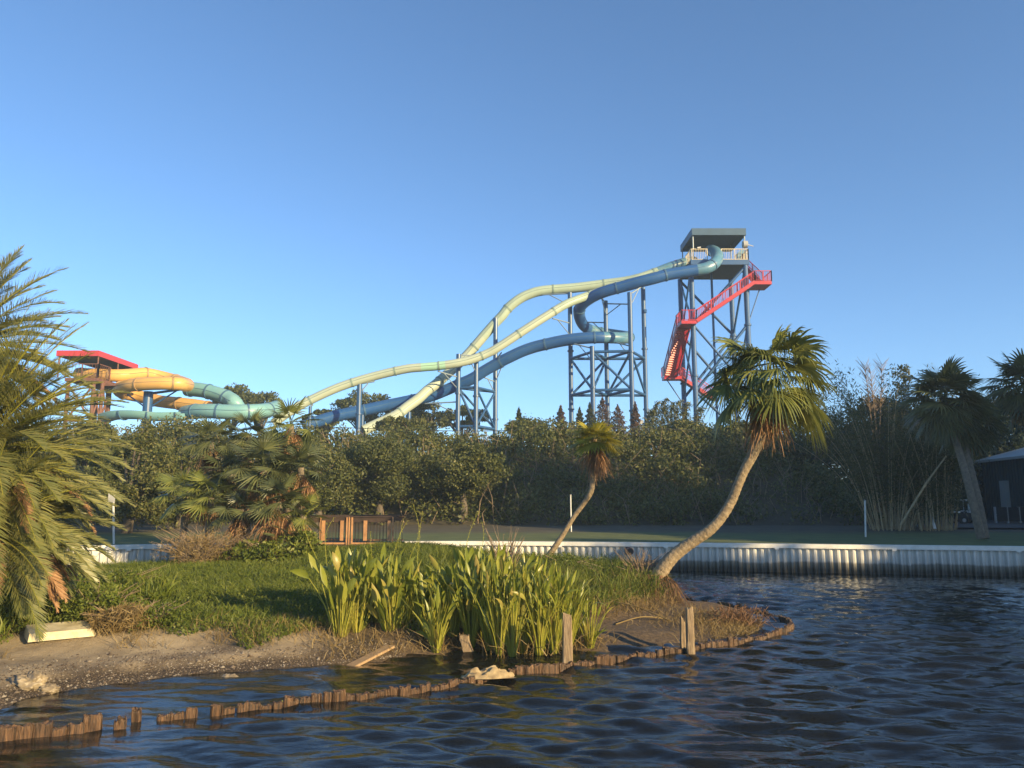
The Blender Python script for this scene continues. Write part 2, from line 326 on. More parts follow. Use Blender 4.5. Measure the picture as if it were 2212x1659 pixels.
def GT(x, y):
    z = 0.0
    for _ in range(14): q = G(x, y, z); z = 0.5 * z + 0.5 * max(0.0, iz(q.x, q.y))
    q = G(x, y, z); q.z = z; return q
def gridobj(name, xs, ys, Z, mat, kind='structure', smooth=True):
    nx, ny = len(xs), len(ys); XX, YY = np.meshgrid(xs, ys); V = np.stack([XX, YY, Z], -1).reshape(-1, 3)
    i = np.arange(nx - 1)[None, :] + nx * np.arange(ny - 1)[:, None]
    F = np.stack([i, i + 1, i + nx + 1, i + nx], -1).reshape(-1, 4)
    o = np_obj(name, V, F, mat, smooth=smooth); return tag(o, kind=kind)
xs = np.arange(-30, 8, 0.1); ys = np.arange(6, 25.6, 0.1); XX, YY = np.meshgrid(xs, ys)
tag(gridobj('island_ground', xs, ys, island_z(XX, YY), M['island']))
b = MB(); b.quad((-900, -900, -1.2), (900, -900, -1.2), (900, 1500, -1.2), (-900, 1500, -1.2)); tag(b.build('lake_bed', M['bed']), kind='structure')
# far shore
WALLP = [(-60, 8), (-34, 17.5), (-22, 21.6), (-13, 24.5), (-4.2, 26.9), (3.1, 26.4), (16, 23.9), (26, 21.9), (60, 15), (90, 9)]
wallc = resample(catmull([(x, y, 0) for x, y in WALLP], 12), 0.25)
WX = np.array([p.x for p in wallc]); WY = np.array([p.y for p in wallc])
def wall_y(x): return np.interp(x, WX, WY)
HT = 0.90
def far_z(X, Y):
    f = 1 - np.clip((X - 15.5) / 7, 0, 1); f = f * f * (3 - 2 * f)
    t = np.clip((Y - 41.5) / 9.0, 0, 1); t = t * t * (3 - 2 * t)
    hill = (4.3 + 0.3 * np.sin(X * 0.21 + 1) + 0.2 * np.sin(X * 0.5)) * t * f
    lawn = HT - 0.02 + 0.006 * np.clip(Y - 27, 0, 16) + 0.02 * np.sin(X * 0.4) * np.sin(Y * 0.6)
    return lawn + hill
xs = np.concatenate([np.linspace(-800, -61, 20), np.arange(-60, 60, 0.8), np.linspace(61, 800, 20)])
rows = [0.0, 1.0, 2.5, 5, 8] ; V = []; nx = len(xs)
ysq = [30, 33, 36, 38, 40, 41, 42, 43, 44, 45, 46, 47, 48, 49, 50, 51, 53, 56, 60, 70, 90, 130, 220, 500, 1400]
wy = wall_y(xs)
V.append(np.stack([xs, wy + 0.12, np.full(nx, HT - 0.03)], -1))
V.append(np.stack([xs, wy + 0.6, far_z(xs, wy + .6)], -1))
for y in ysq: V.append(np.stack([xs, np.full(nx, float(y)), far_z(xs, np.full(nx, float(y)))], -1))
ny = len(V); i = np.arange(nx - 1)[None, :] + nx * np.arange(ny - 1)[:, None]
F = np.stack([i, i + 1, i + nx + 1, i + nx], -1).reshape(-1, 4)
tag(np_obj('lawn_and_hill', np.concatenate(V), F, M['lawn'], smooth=True), kind='structure')
# shore the photographer stands on, and land to the right behind, carrying the trees that shade the far bank
# ------------------------------------------------------------ water
rs = [2.0]
while rs[-1] < 29: rs.append(rs[-1] * 1.0042 + 0.004)
ys = np.array(rs); xs = np.arange(-24, 30, 0.055)
def waves(X, Y):
    Z = np.zeros_like(X); r = np.random.default_rng(5)
    ang = r.normal(R_(84), R_(26), 64); lam = np.exp(r.uniform(math.log(0.17), math.log(0.95), 64)); ph = r.uniform(0, 6.28, 64)
    for a, l, p_ in zip(ang, lam, ph):
        amp = 0.0050 * l ** 0.9; k = 2 * PI / l
        A = (X * math.cos(a) + Y * math.sin(a)) * k + p_ + 0.8 * np.sin(X * 0.35 * k * 0.3 + p_)
        Z += amp * (np.sin(A) + 0.25 * np.sin(2 * A + 1.3))
    return Z
XX, YY = np.meshgrid(xs, ys); W = waves(XX, YY)
calm = np.clip((XX - (-5.5)) / 5.0, 0.35, 1.0)
calm = np.minimum(calm, 1.0 - 0.45 * np.clip((YY - 19) / 6, 0, 1))
W *= calm
# quieter behind the pilings
gridobj('lake_water', xs, ys, W, M['water'])
b = MB()
for x0, x1, y0, y1 in ((-300, -24, -200, 40), (30 - 0.04, 300, -200, 40), (-24, 30, -200, 2.0), (-24, 30, 28.9, 40)):
    b.quad((x0, y0, -0.004), (x1, y0, -0.004), (x1, y1, -0.004), (x0, y1, -0.004))
tag(b.build('open_water', M['water']), kind='structure')

# ------------------------------------------------------------ sea wall
SW = thing('seawall', (3.1, 26.4, 0), 'long pale corrugated seawall with a white cap along the far shore', 'seawall')
b = MB(); prof = []
s = 0.0; per = 0.46
for i in range(len(wallc) - 1):
    pass
fine = resample(wallc, 0.029); pts = []
for i, p_ in enumerate(fine):
    if p_.x < -40 or p_.x > 60: continue
    t_ = (fine[min(i + 1, len(fine) - 1)] - fine[max(i - 1, 0)]).normalized(); nrm = Vector((t_.y, -t_.x, 0))
    k = i % 8; off = (0, 0.0, 0.0, 0.04, 0.09, 0.09, 0.09, 0.05)[k]
    pts.append(p_ + nrm * off)
for a, c in zip(pts, pts[1:]):
    b.quad((a.x, a.y, -1.2), (c.x, c.y, -1.2), (c.x, c.y, HT - 0.12), (a.x, a.y, HT - 0.12))
b.build('sheet_pile', M['wall'], SW)
b = MB(); cp = [p_ for p_ in wallc if -40 < p_.x < 60]
for i in range(0, len(cp) - 1):
    a, c = cp[i], cp[i + 1]; d = (c - a).normalized(); n_ = Vector((d.y, -d.x, 0)); o1 = n_ * 0.16; o2 = n_ * -0.14
    z0, z1 = HT - 0.13, HT + 0.0
    A = [a + o1, c + o1, c + o2, a + o2]
    b.quad(*[(q.x, q.y, z1) for q in A]); b.quad((A[0].x, A[0].y, z0), (A[1].x, A[1].y, z0), (A[1].x, A[1].y, z1), (A[0].x, A[0].y, z1))
    b.quad(*[(q.x, q.y, z0) for q in reversed(A)]); b.quad((A[2].x, A[2].y, z0), (A[3].x, A[3].y, z0), (A[3].x, A[3].y, z1), (A[2].x, A[2].y, z1))
    if i % 14 == 5:
        q = a + n_ * 0.17; b.box((q.x, q.y, HT - 0.15), (0.13, 0.02, 0.05), math.atan2(d.y, d.x))
b.build('cap', M['white'], SW)
# drain pipe in the wall
pw = U(1359, 1190, 25.9); b = MB(); ring = []
b.tube([pw + Vector((0, .35, 0)), pw, pw + Vector((0, -.25, 0))], .115, 20)
dp = thing('drain_pipe', pw, 'round drain pipe sticking out of the seawall between the two palms', 'pipe'); b.build('pipe', M['rust'], dp, smooth=False)
b = MB(); b.tube([pw + Vector((0, -.254, 0)), pw + Vector((0, -.262, 0))], .092, 20); b.build('dark_mouth_disc', M['wire'], dp)  # black disc on the closed pipe end paints the shade of a hollow

# ------------------------------------------------------------ foliage helpers
def unit(n, r=rng):
    v = r.normal(size=(n, 3)); return v / np.linalg.norm(v, axis=1, keepdims=True)
def leafquads(C, L, Wd, droop=0.0, r=rng):
    n = len(C); a = unit(n, r); a[:, 2] -= droop; a /= np.linalg.norm(a, axis=1, keepdims=True)
    c = np.cross(a, unit(n, r)); c /= np.linalg.norm(c, axis=1, keepdims=True) + 1e-9
    s = r.uniform(0.6, 1.3, (n, 1)); L = L * s; W = Wd * s
    V = np.stack([C - a * L / 2, C + c * W / 2, C + a * L / 2, C - c * W / 2], 1).reshape(-1, 3)
    return V
def quadidx(n): return np.arange(4 * n).reshape(-1, 4)
def crown_pts(c, rad, nclump, per, clr, r=rng, shell=0.55):
    d = unit(nclump, r); q = r.uniform(shell, 1.0, (nclump, 1)) ** 0.7
    C = np.array(c) + d * q * np.array(rad); P = []
    for k in range(nclump):
        m_ = int(per * r.uniform(0.5, 1.5)); rr = clr * r.uniform(0.6, 1.4)
        dd = unit(m_, r) * (r.uniform(0.2, 1, (m_, 1)) ** 0.5) * rr; dd[:, 2] *= 0.7
        P.append(C[k] + dd)
    return np.concatenate(P), C
def tree(name, base, top_c, rad, nclump, per, clr, leaf, mat, label, cat, group=None, tr=0.15, mt='bark', trunk=True, asp=0.5, seed=1):
    r = np.random.default_rng(seed); base = Vector(base); top_c = Vector(top_c)
    root = thing(name, base, label, cat, group)
    P, C = crown_pts(top_c, rad, nclump, per, clr, r)
    np_obj('crown', leafquads(P, leaf, leaf * asp, 0.2, r), quadidx(len(P)), M[mat], root)
    if trunk:
        b = MB(); fork = base.lerp(top_c, 0.55)
        b.tube([base - Vector((0, 0, .2)), base.lerp(fork, .5) + Vector((.1, 0, 0)), fork], [tr * 1.3, tr, tr * .8], 8)
        for k in range(0, min(nclump, 26)):
            q = Vector(C[k]); mid = fork.lerp(q, .5) + Vector((0, 0, .15 * rad[2]))
            b.tube([fork, mid, q], [tr * .5, tr * .3, tr * .1], 5, cap=False)
        b.build('trunk', M[mt], root, smooth=True)
    return root
def fan(V, F, o, d, nrm, R, nseg=26, spread=4.0, droop=0.35, r=random, split=.45):
    o = Vector(o); d = Vector(d).normalized(); nrm = Vector(nrm); nrm = (nrm - d * nrm.dot(d)).normalized(); s_ = d.cross(nrm)
    dA = spread / nseg
    for i in range(nseg):
        a = -spread / 2 + dA * (i + .5); u = d * math.cos(a) + s_ * math.sin(a)
        w = s_ * math.cos(a) - d * math.sin(a)
        L = R * (0.72 + 0.28 * math.cos(a / 2)) * r.uniform(.88, 1.05); dr = droop * r.uniform(.5, 1.5)
        k0 = len(V)
        for q, wd in ((0.04, .03), (split, split * dA * .92), (split + .27, .048), (.88, .026), (1.0, .005)):
            c = o + u * L * q - Vector((0, 0, 1)) * dr * L * q ** 3.2 - nrm * 0.10 * L * abs(math.sin(a)) * q
            if q > .6:
                c += -u * dr * L * .35 * (q - .6)
            V.append(tuple(c - w * wd * R * .5)); V.append(tuple(c + w * wd * R * .5 + nrm * wd * R * .45))
        for j in range(4): F.append((k0 + 2 * j, k0 + 2 * j + 1, k0 + 2 * j + 3, k0 + 2 * j + 2))
def ribbon(V, F, pts, w0, w1, nrm=(0, 0, 1)):
    k0 = len(V); n = len(pts)
    for i, q in enumerate(pts):
        t_ = (Vector(pts[min(i + 1, n - 1)]) - Vector(pts[max(i - 1, 0)])).normalized(); s_ = t_.cross(Vector(nrm)); s_ = s_.normalized() if s_.length > 1e-5 else Vector((1, 0, 0))
        w = (w0 + (w1 - w0) * i / (n - 1)) / 2; V.append(tuple(Vector(q) - s_ * w)); V.append(tuple(Vector(q) + s_ * w))
    for j in range(n - 1): F.append((k0 + 2 * j, k0 + 2 * j + 1, k0 + 2 * j + 3, k0 + 2 * j + 2))
def shag(V, F, o, d, R, n, r):
    for i in range(n):
        u = (Vector(d) + Vector((r.gauss(0, .34), r.gauss(0, .34), r.gauss(0, .2)))).normalized(); L = R * r.uniform(.45, 1.05); p_ = Vector(o); pts = [p_.copy()]
        for k in range(4):
            p_ = p_ + u * L / 4; u = (u + Vector((r.gauss(0, .13), r.gauss(0, .13), -.32))).normalized(); pts.append(p_.copy())
        ribbon(V, F, pts, .036, .008, (r.uniform(-1, 1), r.uniform(-1, 1), .2))
def fan_palm(label, base, trunk_pts, rads, cen, nf, R, pet, mat, dead=10, deadR=None, group=None, rings=True, barkm='palm_bark', droop=0.4, nseg=26, elmin=-0.7, elmax=1.3, name='fan_palm_tree', seed=3, skirt_len=None, sp=4.0, split=.45):
    r = random.Random(seed); root = thing(name, base, label, 'palm tree', group)
    # trunk with leaf-scar rings
    if trunk_pts:
        P = resample(catmull(trunk_pts, 8), 0.035); m_ = len(P); n = 16; V = []; F = []
        RR = np.interp(np.linspace(0, 1, m_), np.linspace(0, 1, len(rads)), rads); prev = None
        for i, q in enumerate(P):
            t_ = (P[min(i + 1, m_ - 1)] - P[max(i - 1, 0)]).normalized()
            x = (Vector((1, 0, 0)) - t_ * t_.x) if prev is None else prev - t_ * prev.dot(t_); x.normalize(); prev = x; y = t_.cross(x)
            saw = 1 + (0.045 if rings and i % 3 == 0 else -0.015) + r.uniform(-.012, .012)
            for j in range(n):
                a = 2 * PI * j / n; rr = RR[i] * saw * (1 + 0.03 * math.sin(3 * a + i * .05) + r.uniform(-.02, .02))
                V.append(tuple(q + x * math.cos(a) * rr + y * math.sin(a) * rr))
        for i in range(m_ - 1):
            for j in range(n): F.append((i * n + j, i * n + (j + 1) % n, (i + 1) * n + (j + 1) % n, (i + 1) * n + j))
        np_obj('trunk', V, F, M[barkm], root, smooth=True)
    cen = Vector(cen); V = []; F = []
    for k in range(nf):
        az = k * 2.39996 + r.uniform(-.3, .3); q = (k + .5) / nf; el = elmax + (elmin - elmax) * q ** 0.9 + r.uniform(-.12, .12)
        d = Vector((math.cos(az) * math.cos(el), math.sin(az) * math.cos(el), math.sin(el)))
        Lp = pet * r.uniform(.75, 1.15); tip = cen + d * Lp - Vector((0, 0, 1)) * .12 * Lp
        ribbon(V, F, [cen, cen + d * Lp * .5, tip], .035 * R / .8, .02 * R / .8)
        dd = (d - Vector((0, 0, .25 + r.uniform(0, .25)))).normalized(); up = Vector((0, 0, 1)) + d * .5 + Vector((r.uniform(-.5, .5), r.uniform(-.5, .5), 0))
        fan(V, F, tip, dd, up, R * r.uniform(.85, 1.1), nseg, sp, droop * r.uniform(.7, 1.4), r, split)
    np_obj('crown', V, F, M[mat], root)
    if dead:
        V = []; F = []; dR = deadR or R * .85
        for k in range(dead):
            az = k * 2.39996 + 1 if dead < 30 else -PI / 2 + r.uniform(-1.5, 1.5); el = r.uniform(-1.4, -.55) if dead < 30 else r.uniform(-1.4, -.5); d = Vector((math.cos(az) * math.cos(el), math.sin(az) * math.cos(el), math.sin(el)))
            o_ = cen + Vector((0, 0, -.1 - r.uniform(0, .3) * R)); tip = o_ + d * pet * (r.uniform(.3, .6) if dead < 30 else r.uniform(.4, 1.3))
            ribbon(V, F, [o_, tip], .03, .02, (d.y, -d.x, 0)); d2 = (d + Vector((0, 0, -r.uniform(.7, 2.2)))).normalized()
            shag(V, F, tip, d2, dR * r.uniform(.7, 1.25), 17, r)
        np_obj('dead_skirt', V, F, M['dead'], root)
    return root

# ------------------------------------------------------------ big leaning palm
D0 = 17.2
tp = [(1421, 1258, 17.2), (1424, 1242, 17.2), (1446, 1210, 17.15), (1473, 1186, 17.1), (1502, 1166, 17.0), (1533, 1145, 16.9), (1557, 1119, 16.85), (1579, 1084, 16.8), (1594, 1048, 16.7), (1608, 1016, 16.65), (1625, 985, 16.6), (1640, 951, 16.5), (1648, 926, 16.5), (1653, 885, 16.5), (1655, 835, 16.5)]
PT = [U(*q) for q in tp]
palm = fan_palm('tall leaning fan palm with a curved lit trunk at the water edge', PT[0], PT, [.18, .15, .135, .12, .112, .105, .10, .098, .103, .115, .125, .12, .11],
    U(1654, 822, 16.5), 40, .80, .88, 'palm', dead=24, deadR=.85, seed=8, droop=.36, elmin=-.55, elmax=1.3, nseg=32, sp=3.8)
b = MB(); r = random.Random(4)
for k in range(110):
    a = r.uniform(0, 2 * PI); q0 = PT[1] + Vector((math.cos(a) * .16, math.sin(a) * .14, r.uniform(-.12, .03)))
    q2 = Vector((q0.x + r.uniform(-.55, .45), q0.y - r.uniform(.0, 1.1), 0)); q2.z = max(-.1, iz(q2.x, q2.y) - .03) if r.random() < .8 else -.1
    q1 = q0.lerp(q2, .4) + Vector((0, 0, .08 + r.uniform(-.05, .08))); b.tube([q0, q1, q2], [.012, .009, .006], 4, cap=False)
b.build('roots', M['root'], palm)
# smaller yellow palm
tp = [(1176, 1214, 21.4), (1186, 1200, 21.4), (1213.5, 1159, 21.3), (1240, 1115.5, 21.2), (1262, 1086, 21.1), (1276.5, 1062, 21), (1280, 1040, 21), (1281, 1004, 21), (1283, 968, 21), (1284, 945, 21)]
PT2 = [U(*q) for q in tp]
fan_palm('small leaning palm with a yellow crown and brown skirt', PT2[0], PT2, [.095, .08, .068, .065, .067, .073, .08, .073, .07], U(1285, 952, 21), 30, .52, .34, 'palm_yellow', dead=24, deadR=.72, seed=5, droop=.14, nseg=20, elmin=-.3)
# two crossed palms on the far lawn
tp = [(2120, 1162, 27.6), (2100, 1080, 27.6), (2081, 1007, 27.8), (2064, 950, 28), (2050, 905, 28.1), (2045, 870, 28.1)]
P3 = [U(*q) for q in tp]
fan_palm('dense palm on the far lawn, its pale trunk leaning left across its neighbour', P3[0], P3, [.16, .135, .125, .125, .15], U(2040, 862, 28.1), 64, .95, .85, 'palm_dark', dead=14, deadR=.9, seed=21, droop=.2, elmax=1.45, barkm='palm_bark_dark', nseg=22, elmin=-1.2, group=None, rings=False)
tp = [(2128, 1163, 27.9), (2115, 1090, 28.1), (2095, 1007, 28.4), (2084, 960, 28.6), (2080, 930, 28.7)]
P4 = [U(*q) for q in tp]
fan_palm('lower palm on the far lawn, straighter trunk behind its leaning neighbour', P4[0], P4, [.155, .13, .125, .125], U(2090, 912, 28.9), 48, .85, .65, 'palm_dark', dead=12, deadR=.8, seed=22, droop=.2, elmax=1.45, barkm='palm_bark_dark', nseg=20, elmin=-1.2, rings=False)
P5 = [U(2232, 1150, 30.5), U(2228, 1000, 30.5), U(2212, 850, 30.5)]
fan_palm('palm with silvery fronds cut by the right edge of the photo', P5[0], P5, [.18, .15, .15], U(2209, 835, 30.5), 52, .95, .85, 'palm_dark', dead=18, deadR=.95, seed=23, droop=.2, elmax=1.45, barkm='palm_bark_dark', nseg=22, elmin=-1.1, rings=False)

# ------------------------------------------------------------ thicket of fan palms on the left
FPALMS = [(455, 955, 23.5, .62, 22, 'grey green fan palm standing leftmost and highest in the palm thicket'),
 (535, 940, 24.5, .58, 14, 'fan palm with a pale upright fan just right of the leftmost high one'),
 (628, 918, 24.2, .64, 26, 'tall fan palm whose top fans cross the end of the pale slide'),
 (600, 985, 23.4, .6, 34, 'fan palm with brown hanging fronds below the tall thicket palm'),
 (500, 1020, 23.2, .62, 18, 'shaded fan palm in the middle left of the palm thicket'),
 (570, 1010, 22.6, .75, 60, 'fan palm above the great mass of dead fronds'),
 (650, 1010, 22.8, .58, 44, 'fan palm at the right side of the thicket beside the boardwalk'),
 (400, 1065, 22.5, .6, 3, 'low fan palm with a bright fan at the thicket left edge'),
 (455, 1075, 22.2, .62, 6, 'low fan palm with spiky fans in the thicket foreground left'),
 (520, 1100, 21.8, .55, 26, 'low fan palm with orange dying fans in the thicket front'),
 (600, 1085, 21.6, .6, 60, 'low fan palm buried in brown dead fronds'),
 (655, 1110, 22.0, .5, 8, 'small yellowish fan palm next to the boardwalk rail'),
 (610, 1160, 21.3, .42, 0, 'young fan palm at ground level before the dead fronds')]
for k, (x, y, D, R, dd, lab) in enumerate(FPALMS):
    c = U(x, y, D); bx = c.x + random.uniform(-.4, .4); bz = iz(bx, D + .1) if D < 24.3 else .2
    base = Vector((bx, D + .1, max(bz, .1)))
    fan_palm(lab, base, [base, base.lerp(c, .5) + Vector((.1, 0, 0)), c], [.13, .1, .1], c, 17 if R > .55 else 13, R, R * .85, 'palm' if k in (7, 8, 11, 2) else 'palm_dark', dead=dd, deadR=R * .95, seed=40 + k,
             droop=.10, nseg=22, elmin=-.5, split=.33, barkm='palm_bark_dark', rings=False, group='fan palms of the left thicket', sp=4.4)

# ------------------------------------------------------------ feather palm at the left edge
def pinnate(V, F, VR, FR, o, d, L, droop, r, ll=.42, dens=66, w=.021):
    o = Vector(o); d = Vector(d).normalized(); n = 14; pts = []; p_ = o.copy(); dd = d.copy()
    for i in range(n + 1):
        pts.append(p_.copy()); p_ = p_ + dd * L / n; dd = (dd - Vector((0, 0, 1)) * droop / n * (0.4 + 1.6 * i / n)).normalized()
    ribbon(VR, FR, pts, .03, .008); ribbon(VR, FR, pts, .03, .008, (d.y, -d.x, .1))
    for i in range(dens):
        q = .12 + .88 * i / dens; x = q * n; k = min(n - 1, int(x)); c = pts[k].lerp(pts[k + 1], x - k); t_ = (pts[k + 1] - pts[k]).normalized()
        s_ = t_.cross(Vector((0, 0, 1))); s_ = s_.normalized() if s_.length > .01 else Vector((1, 0, 0)); up = s_.cross(t_)
        l0 = ll * (math.sin(PI * min(1, q * .85 + .14)) ** .6) * r.uniform(.85, 1.1)
        for sg in (-1, 1):
            a = r.uniform(.75, 1.0) * (1.05 - .5 * q); u = (t_ * math.cos(a) + s_ * sg * math.sin(a) + up * r.uniform(.05, .35)).normalized()
            m_ = c + u * l0 * .55; e = c + u * l0 - Vector((0, 0, 1)) * l0 * r.uniform(.0, .14)
            wn = (t_ * .8 + up * .4 * sg).normalized(); k0 = len(V)
            for pt, wd in ((c, w * .7), (m_, w), (e, .002)): V.append(tuple(pt - wn * wd / 2)); V.append(tuple(pt + wn * wd / 2))
            F.append((k0, k0 + 1, k0 + 3, k0 + 2)); F.append((k0 + 2, k0 + 3, k0 + 5, k0 + 4))
def feather_palm(label, base, cen, nf, L, el0, el1, azc, azs, droop, seed, ndead=3, ll=.42):
    r = random.Random(seed); root = thing('feather_palm_tree', base, label, 'palm tree', 'feather palms at the left edge')
    b = MB(); b.tube(resample(catmull([base, Vector(base).lerp(Vector(cen), .5) + Vector((.08, 0, 0)), cen], 6), .1), .16, 12, jit=.12); b.build('trunk', M['palm_bark_dark'], root)
    V = []; F = []; VR = []; FR = []
    for k in range(nf):
        az = azc + azs * r.uniform(-1, 1); el = el0 + (el1 - el0) * (k + r.random()) / nf
        d = Vector((math.cos(az) * math.cos(el), math.sin(az) * math.cos(el), math.sin(el)))
        pinnate(V, F, VR, FR, cen, d, L * r.uniform(.82, 1.12), droop * r.uniform(.7, 1.3), r, ll)
    np_obj('crown', V, F, M['date'], root); np_obj('leaf_stalks', VR, FR, M['stem'], root)
    if ndead:
        V = []; F = []; VR = []; FR = []
        for k in range(ndead):
            az = azc + azs * r.uniform(-.6, .6); el = r.uniform(-.5, .1); d = Vector((math.cos(az) * math.cos(el), math.sin(az) * math.cos(el), math.sin(el)))
            pinnate(V, F, VR, FR, cen, d, L * r.uniform(.7, .95), droop * 1.5, r, ll * .8)
        o_ = np_obj('dead_fronds', V + VR, F + [tuple(i + len(V) for i in f) for f in FR], M['dead'], root)
def gz(x, y): return iz(x, y)
c1 = U(-60, 990, 12.3); feather_palm('large feather palm arching over the shore at the left edge', (c1.x - .1, c1.y, gz(c1.x, c1.y)), c1, 110, 2.5, 1.35, -.75, -.15, 1.6, .72, 61, 6)
c2 = U(-110, 760, 13.2); feather_palm('tallest feather palm, only its upper fronds reach in at the left edge', (c2.x - .1, c2.y, gz(c2.x, c2.y)), c2, 70, 2.3, 1.2, -.8, -.1, 1.5, .6, 62, 5)
c3 = U(-40, 1150, 11.9); feather_palm('low feather palm with drooping fronds beside the white board', (c3.x - .05, c3.y, gz(c3.x, c3.y)), c3, 70, 1.85, 1.1, -.6, .0, 1.5, .8, 63, 9, .38)

# ------------------------------------------------------------ marsh plants
def lance(V, F, base, tip_dir, Lp, Lb, W, bend, r, VS, FS):
    """petiole ribbon pair + lance blade folded on its midrib"""
    p_ = Vector(base); d = Vector(tip_dir).normalized(); pts = [p_.copy()]; side = d.cross(Vector((0, 0, 1))); side = side.normalized() if side.length > .02 else Vector((1, 0, 0))
    for i in range(5):
        p_ = p_ + d * Lp / 5; d = (d + Vector((d.x, d.y, 0)) * bend * .12).normalized(); pts.append(p_.copy())
    ribbon(VS, FS, pts, .034, .012, (side.y, -side.x, 0.05)); ribbon(VS, FS, pts, .030, .012, side)
    a = r.uniform(0, 2 * PI); sx = side * math.cos(a) + d.cross(side) * math.sin(a); nn = d.cross(sx)
    k0 = len(V); prof = ((0, .12), (.15, .62), (.35, 1.0), (.6, .88), (.82, .45), (1, .02)); q = p_.copy()
    for i, (t_, w) in enumerate(prof):
        if i: q = q + d * Lb * (t_ - prof[i - 1][0]); d = (d + (nn * .35 + Vector((0, 0, -1)) * .35) * bend * .22).normalized()
        for sg in (-1, 0, 1): V.append(tuple(q + sx * sg * W * w * .5 + nn * abs(sg) * W * w * .18))
    for i in range(5):
        for j in (0, 1): a_ = k0 + i * 3 + j; F.append((a_, a_ + 1, a_ + 4, a_ + 3))
def stalk(b, base, pts, seeds, r):
    pts = resample(catmull(pts, 6), .06); b.tube(pts, [.006 - .004 * i / len(pts) for i in range(len(pts))], 5, cap=False)
    n = len(pts)
    for i in range(int(n * .6), n):
        for k in range(2 if seeds else 1):
            q = pts[i] + Vector((r.uniform(-.025, .025), r.uniform(-.02, .02), r.uniform(-.02, .02))); s_ = r.uniform(.004, .008)
            b.box(q, (s_, s_, s_ * 1.4), r.uniform(0, 3))
CL = [(735, 1402, 1.42, .105, 14), (768, 1396, 1.25, .10, 12), (845, 1398, 1.32, .10, 15), (815, 1385, 1.4, .10, 12), (790, 1380, 1.3, .1, 12), (885, 1388, 1.2, .085, 12), (925, 1402, 1.05, .06, 12), (943, 1411, .95, .06, 12),
      (905, 1378, 1.2, .085, 11), (975, 1395, 1.2, .085, 13), (1000, 1385, 1.38, .09, 13), (1018, 1402, 1.22, .075, 13), (1045, 1395, 1.42, .085, 14), (1060, 1408, 1.3, .06, 14), (1080, 1416, 1.18, .055, 13), (1100, 1398, 1.3, .07, 14),
      (1107, 1417, 1.1, .05, 13), (1130, 1408, 1.15, .055, 14), (1150, 1395, 1.25, .06, 14), (1165, 1413, 1.12, .055, 14), (1185, 1404, 1.15, .055, 15), (1198, 1412, 1.05, .05, 14), (1215, 1400, 1.1, .05, 14), (1240, 1396, .95, .045, 12), (1274, 1401, .72, .035, 12), (750, 1378, 1.35, .11, 12),
      (1075, 1382, 1.4, .07, 13), (1175, 1385, 1.2, .055, 14), (1120, 1380, 1.3, .065, 13), (1210, 1386, 1.1, .05, 13), (868, 1393, 1.1, .09, 12), (955, 1384, 1.1, .075, 12), (1030, 1390, 1.25, .075, 13), (1090, 1390, 1.25, .06, 14), (1228, 1404, 1.0, .05, 12), (1140, 1402, 1.1, .05, 14)]
SEG = {0: [(740, 1330), (700, 1240), (655, 1130), (690, 1090)], 25: [(745, 1330), (712, 1250), (703, 1160), (722, 1118)], 3: [(815, 1330), (808, 1250), (802, 1190), (800, 1150)], 2: [(850, 1330), (845, 1230), (862, 1160), (880, 1125)],
       5: [(890, 1330), (880, 1230), (905, 1150), (893, 1092)], 4: [(790, 1330), (820, 1250), (855, 1190), (872, 1120)], 10: [(1000, 1330), (1004, 1200), (1018, 1140), (1036, 1103)], 12: [(1045, 1330), (1040, 1200), (1045, 1160), (1042, 1130)], 8: [(905, 1330), (900, 1240), (905, 1165), (912, 1110)]}
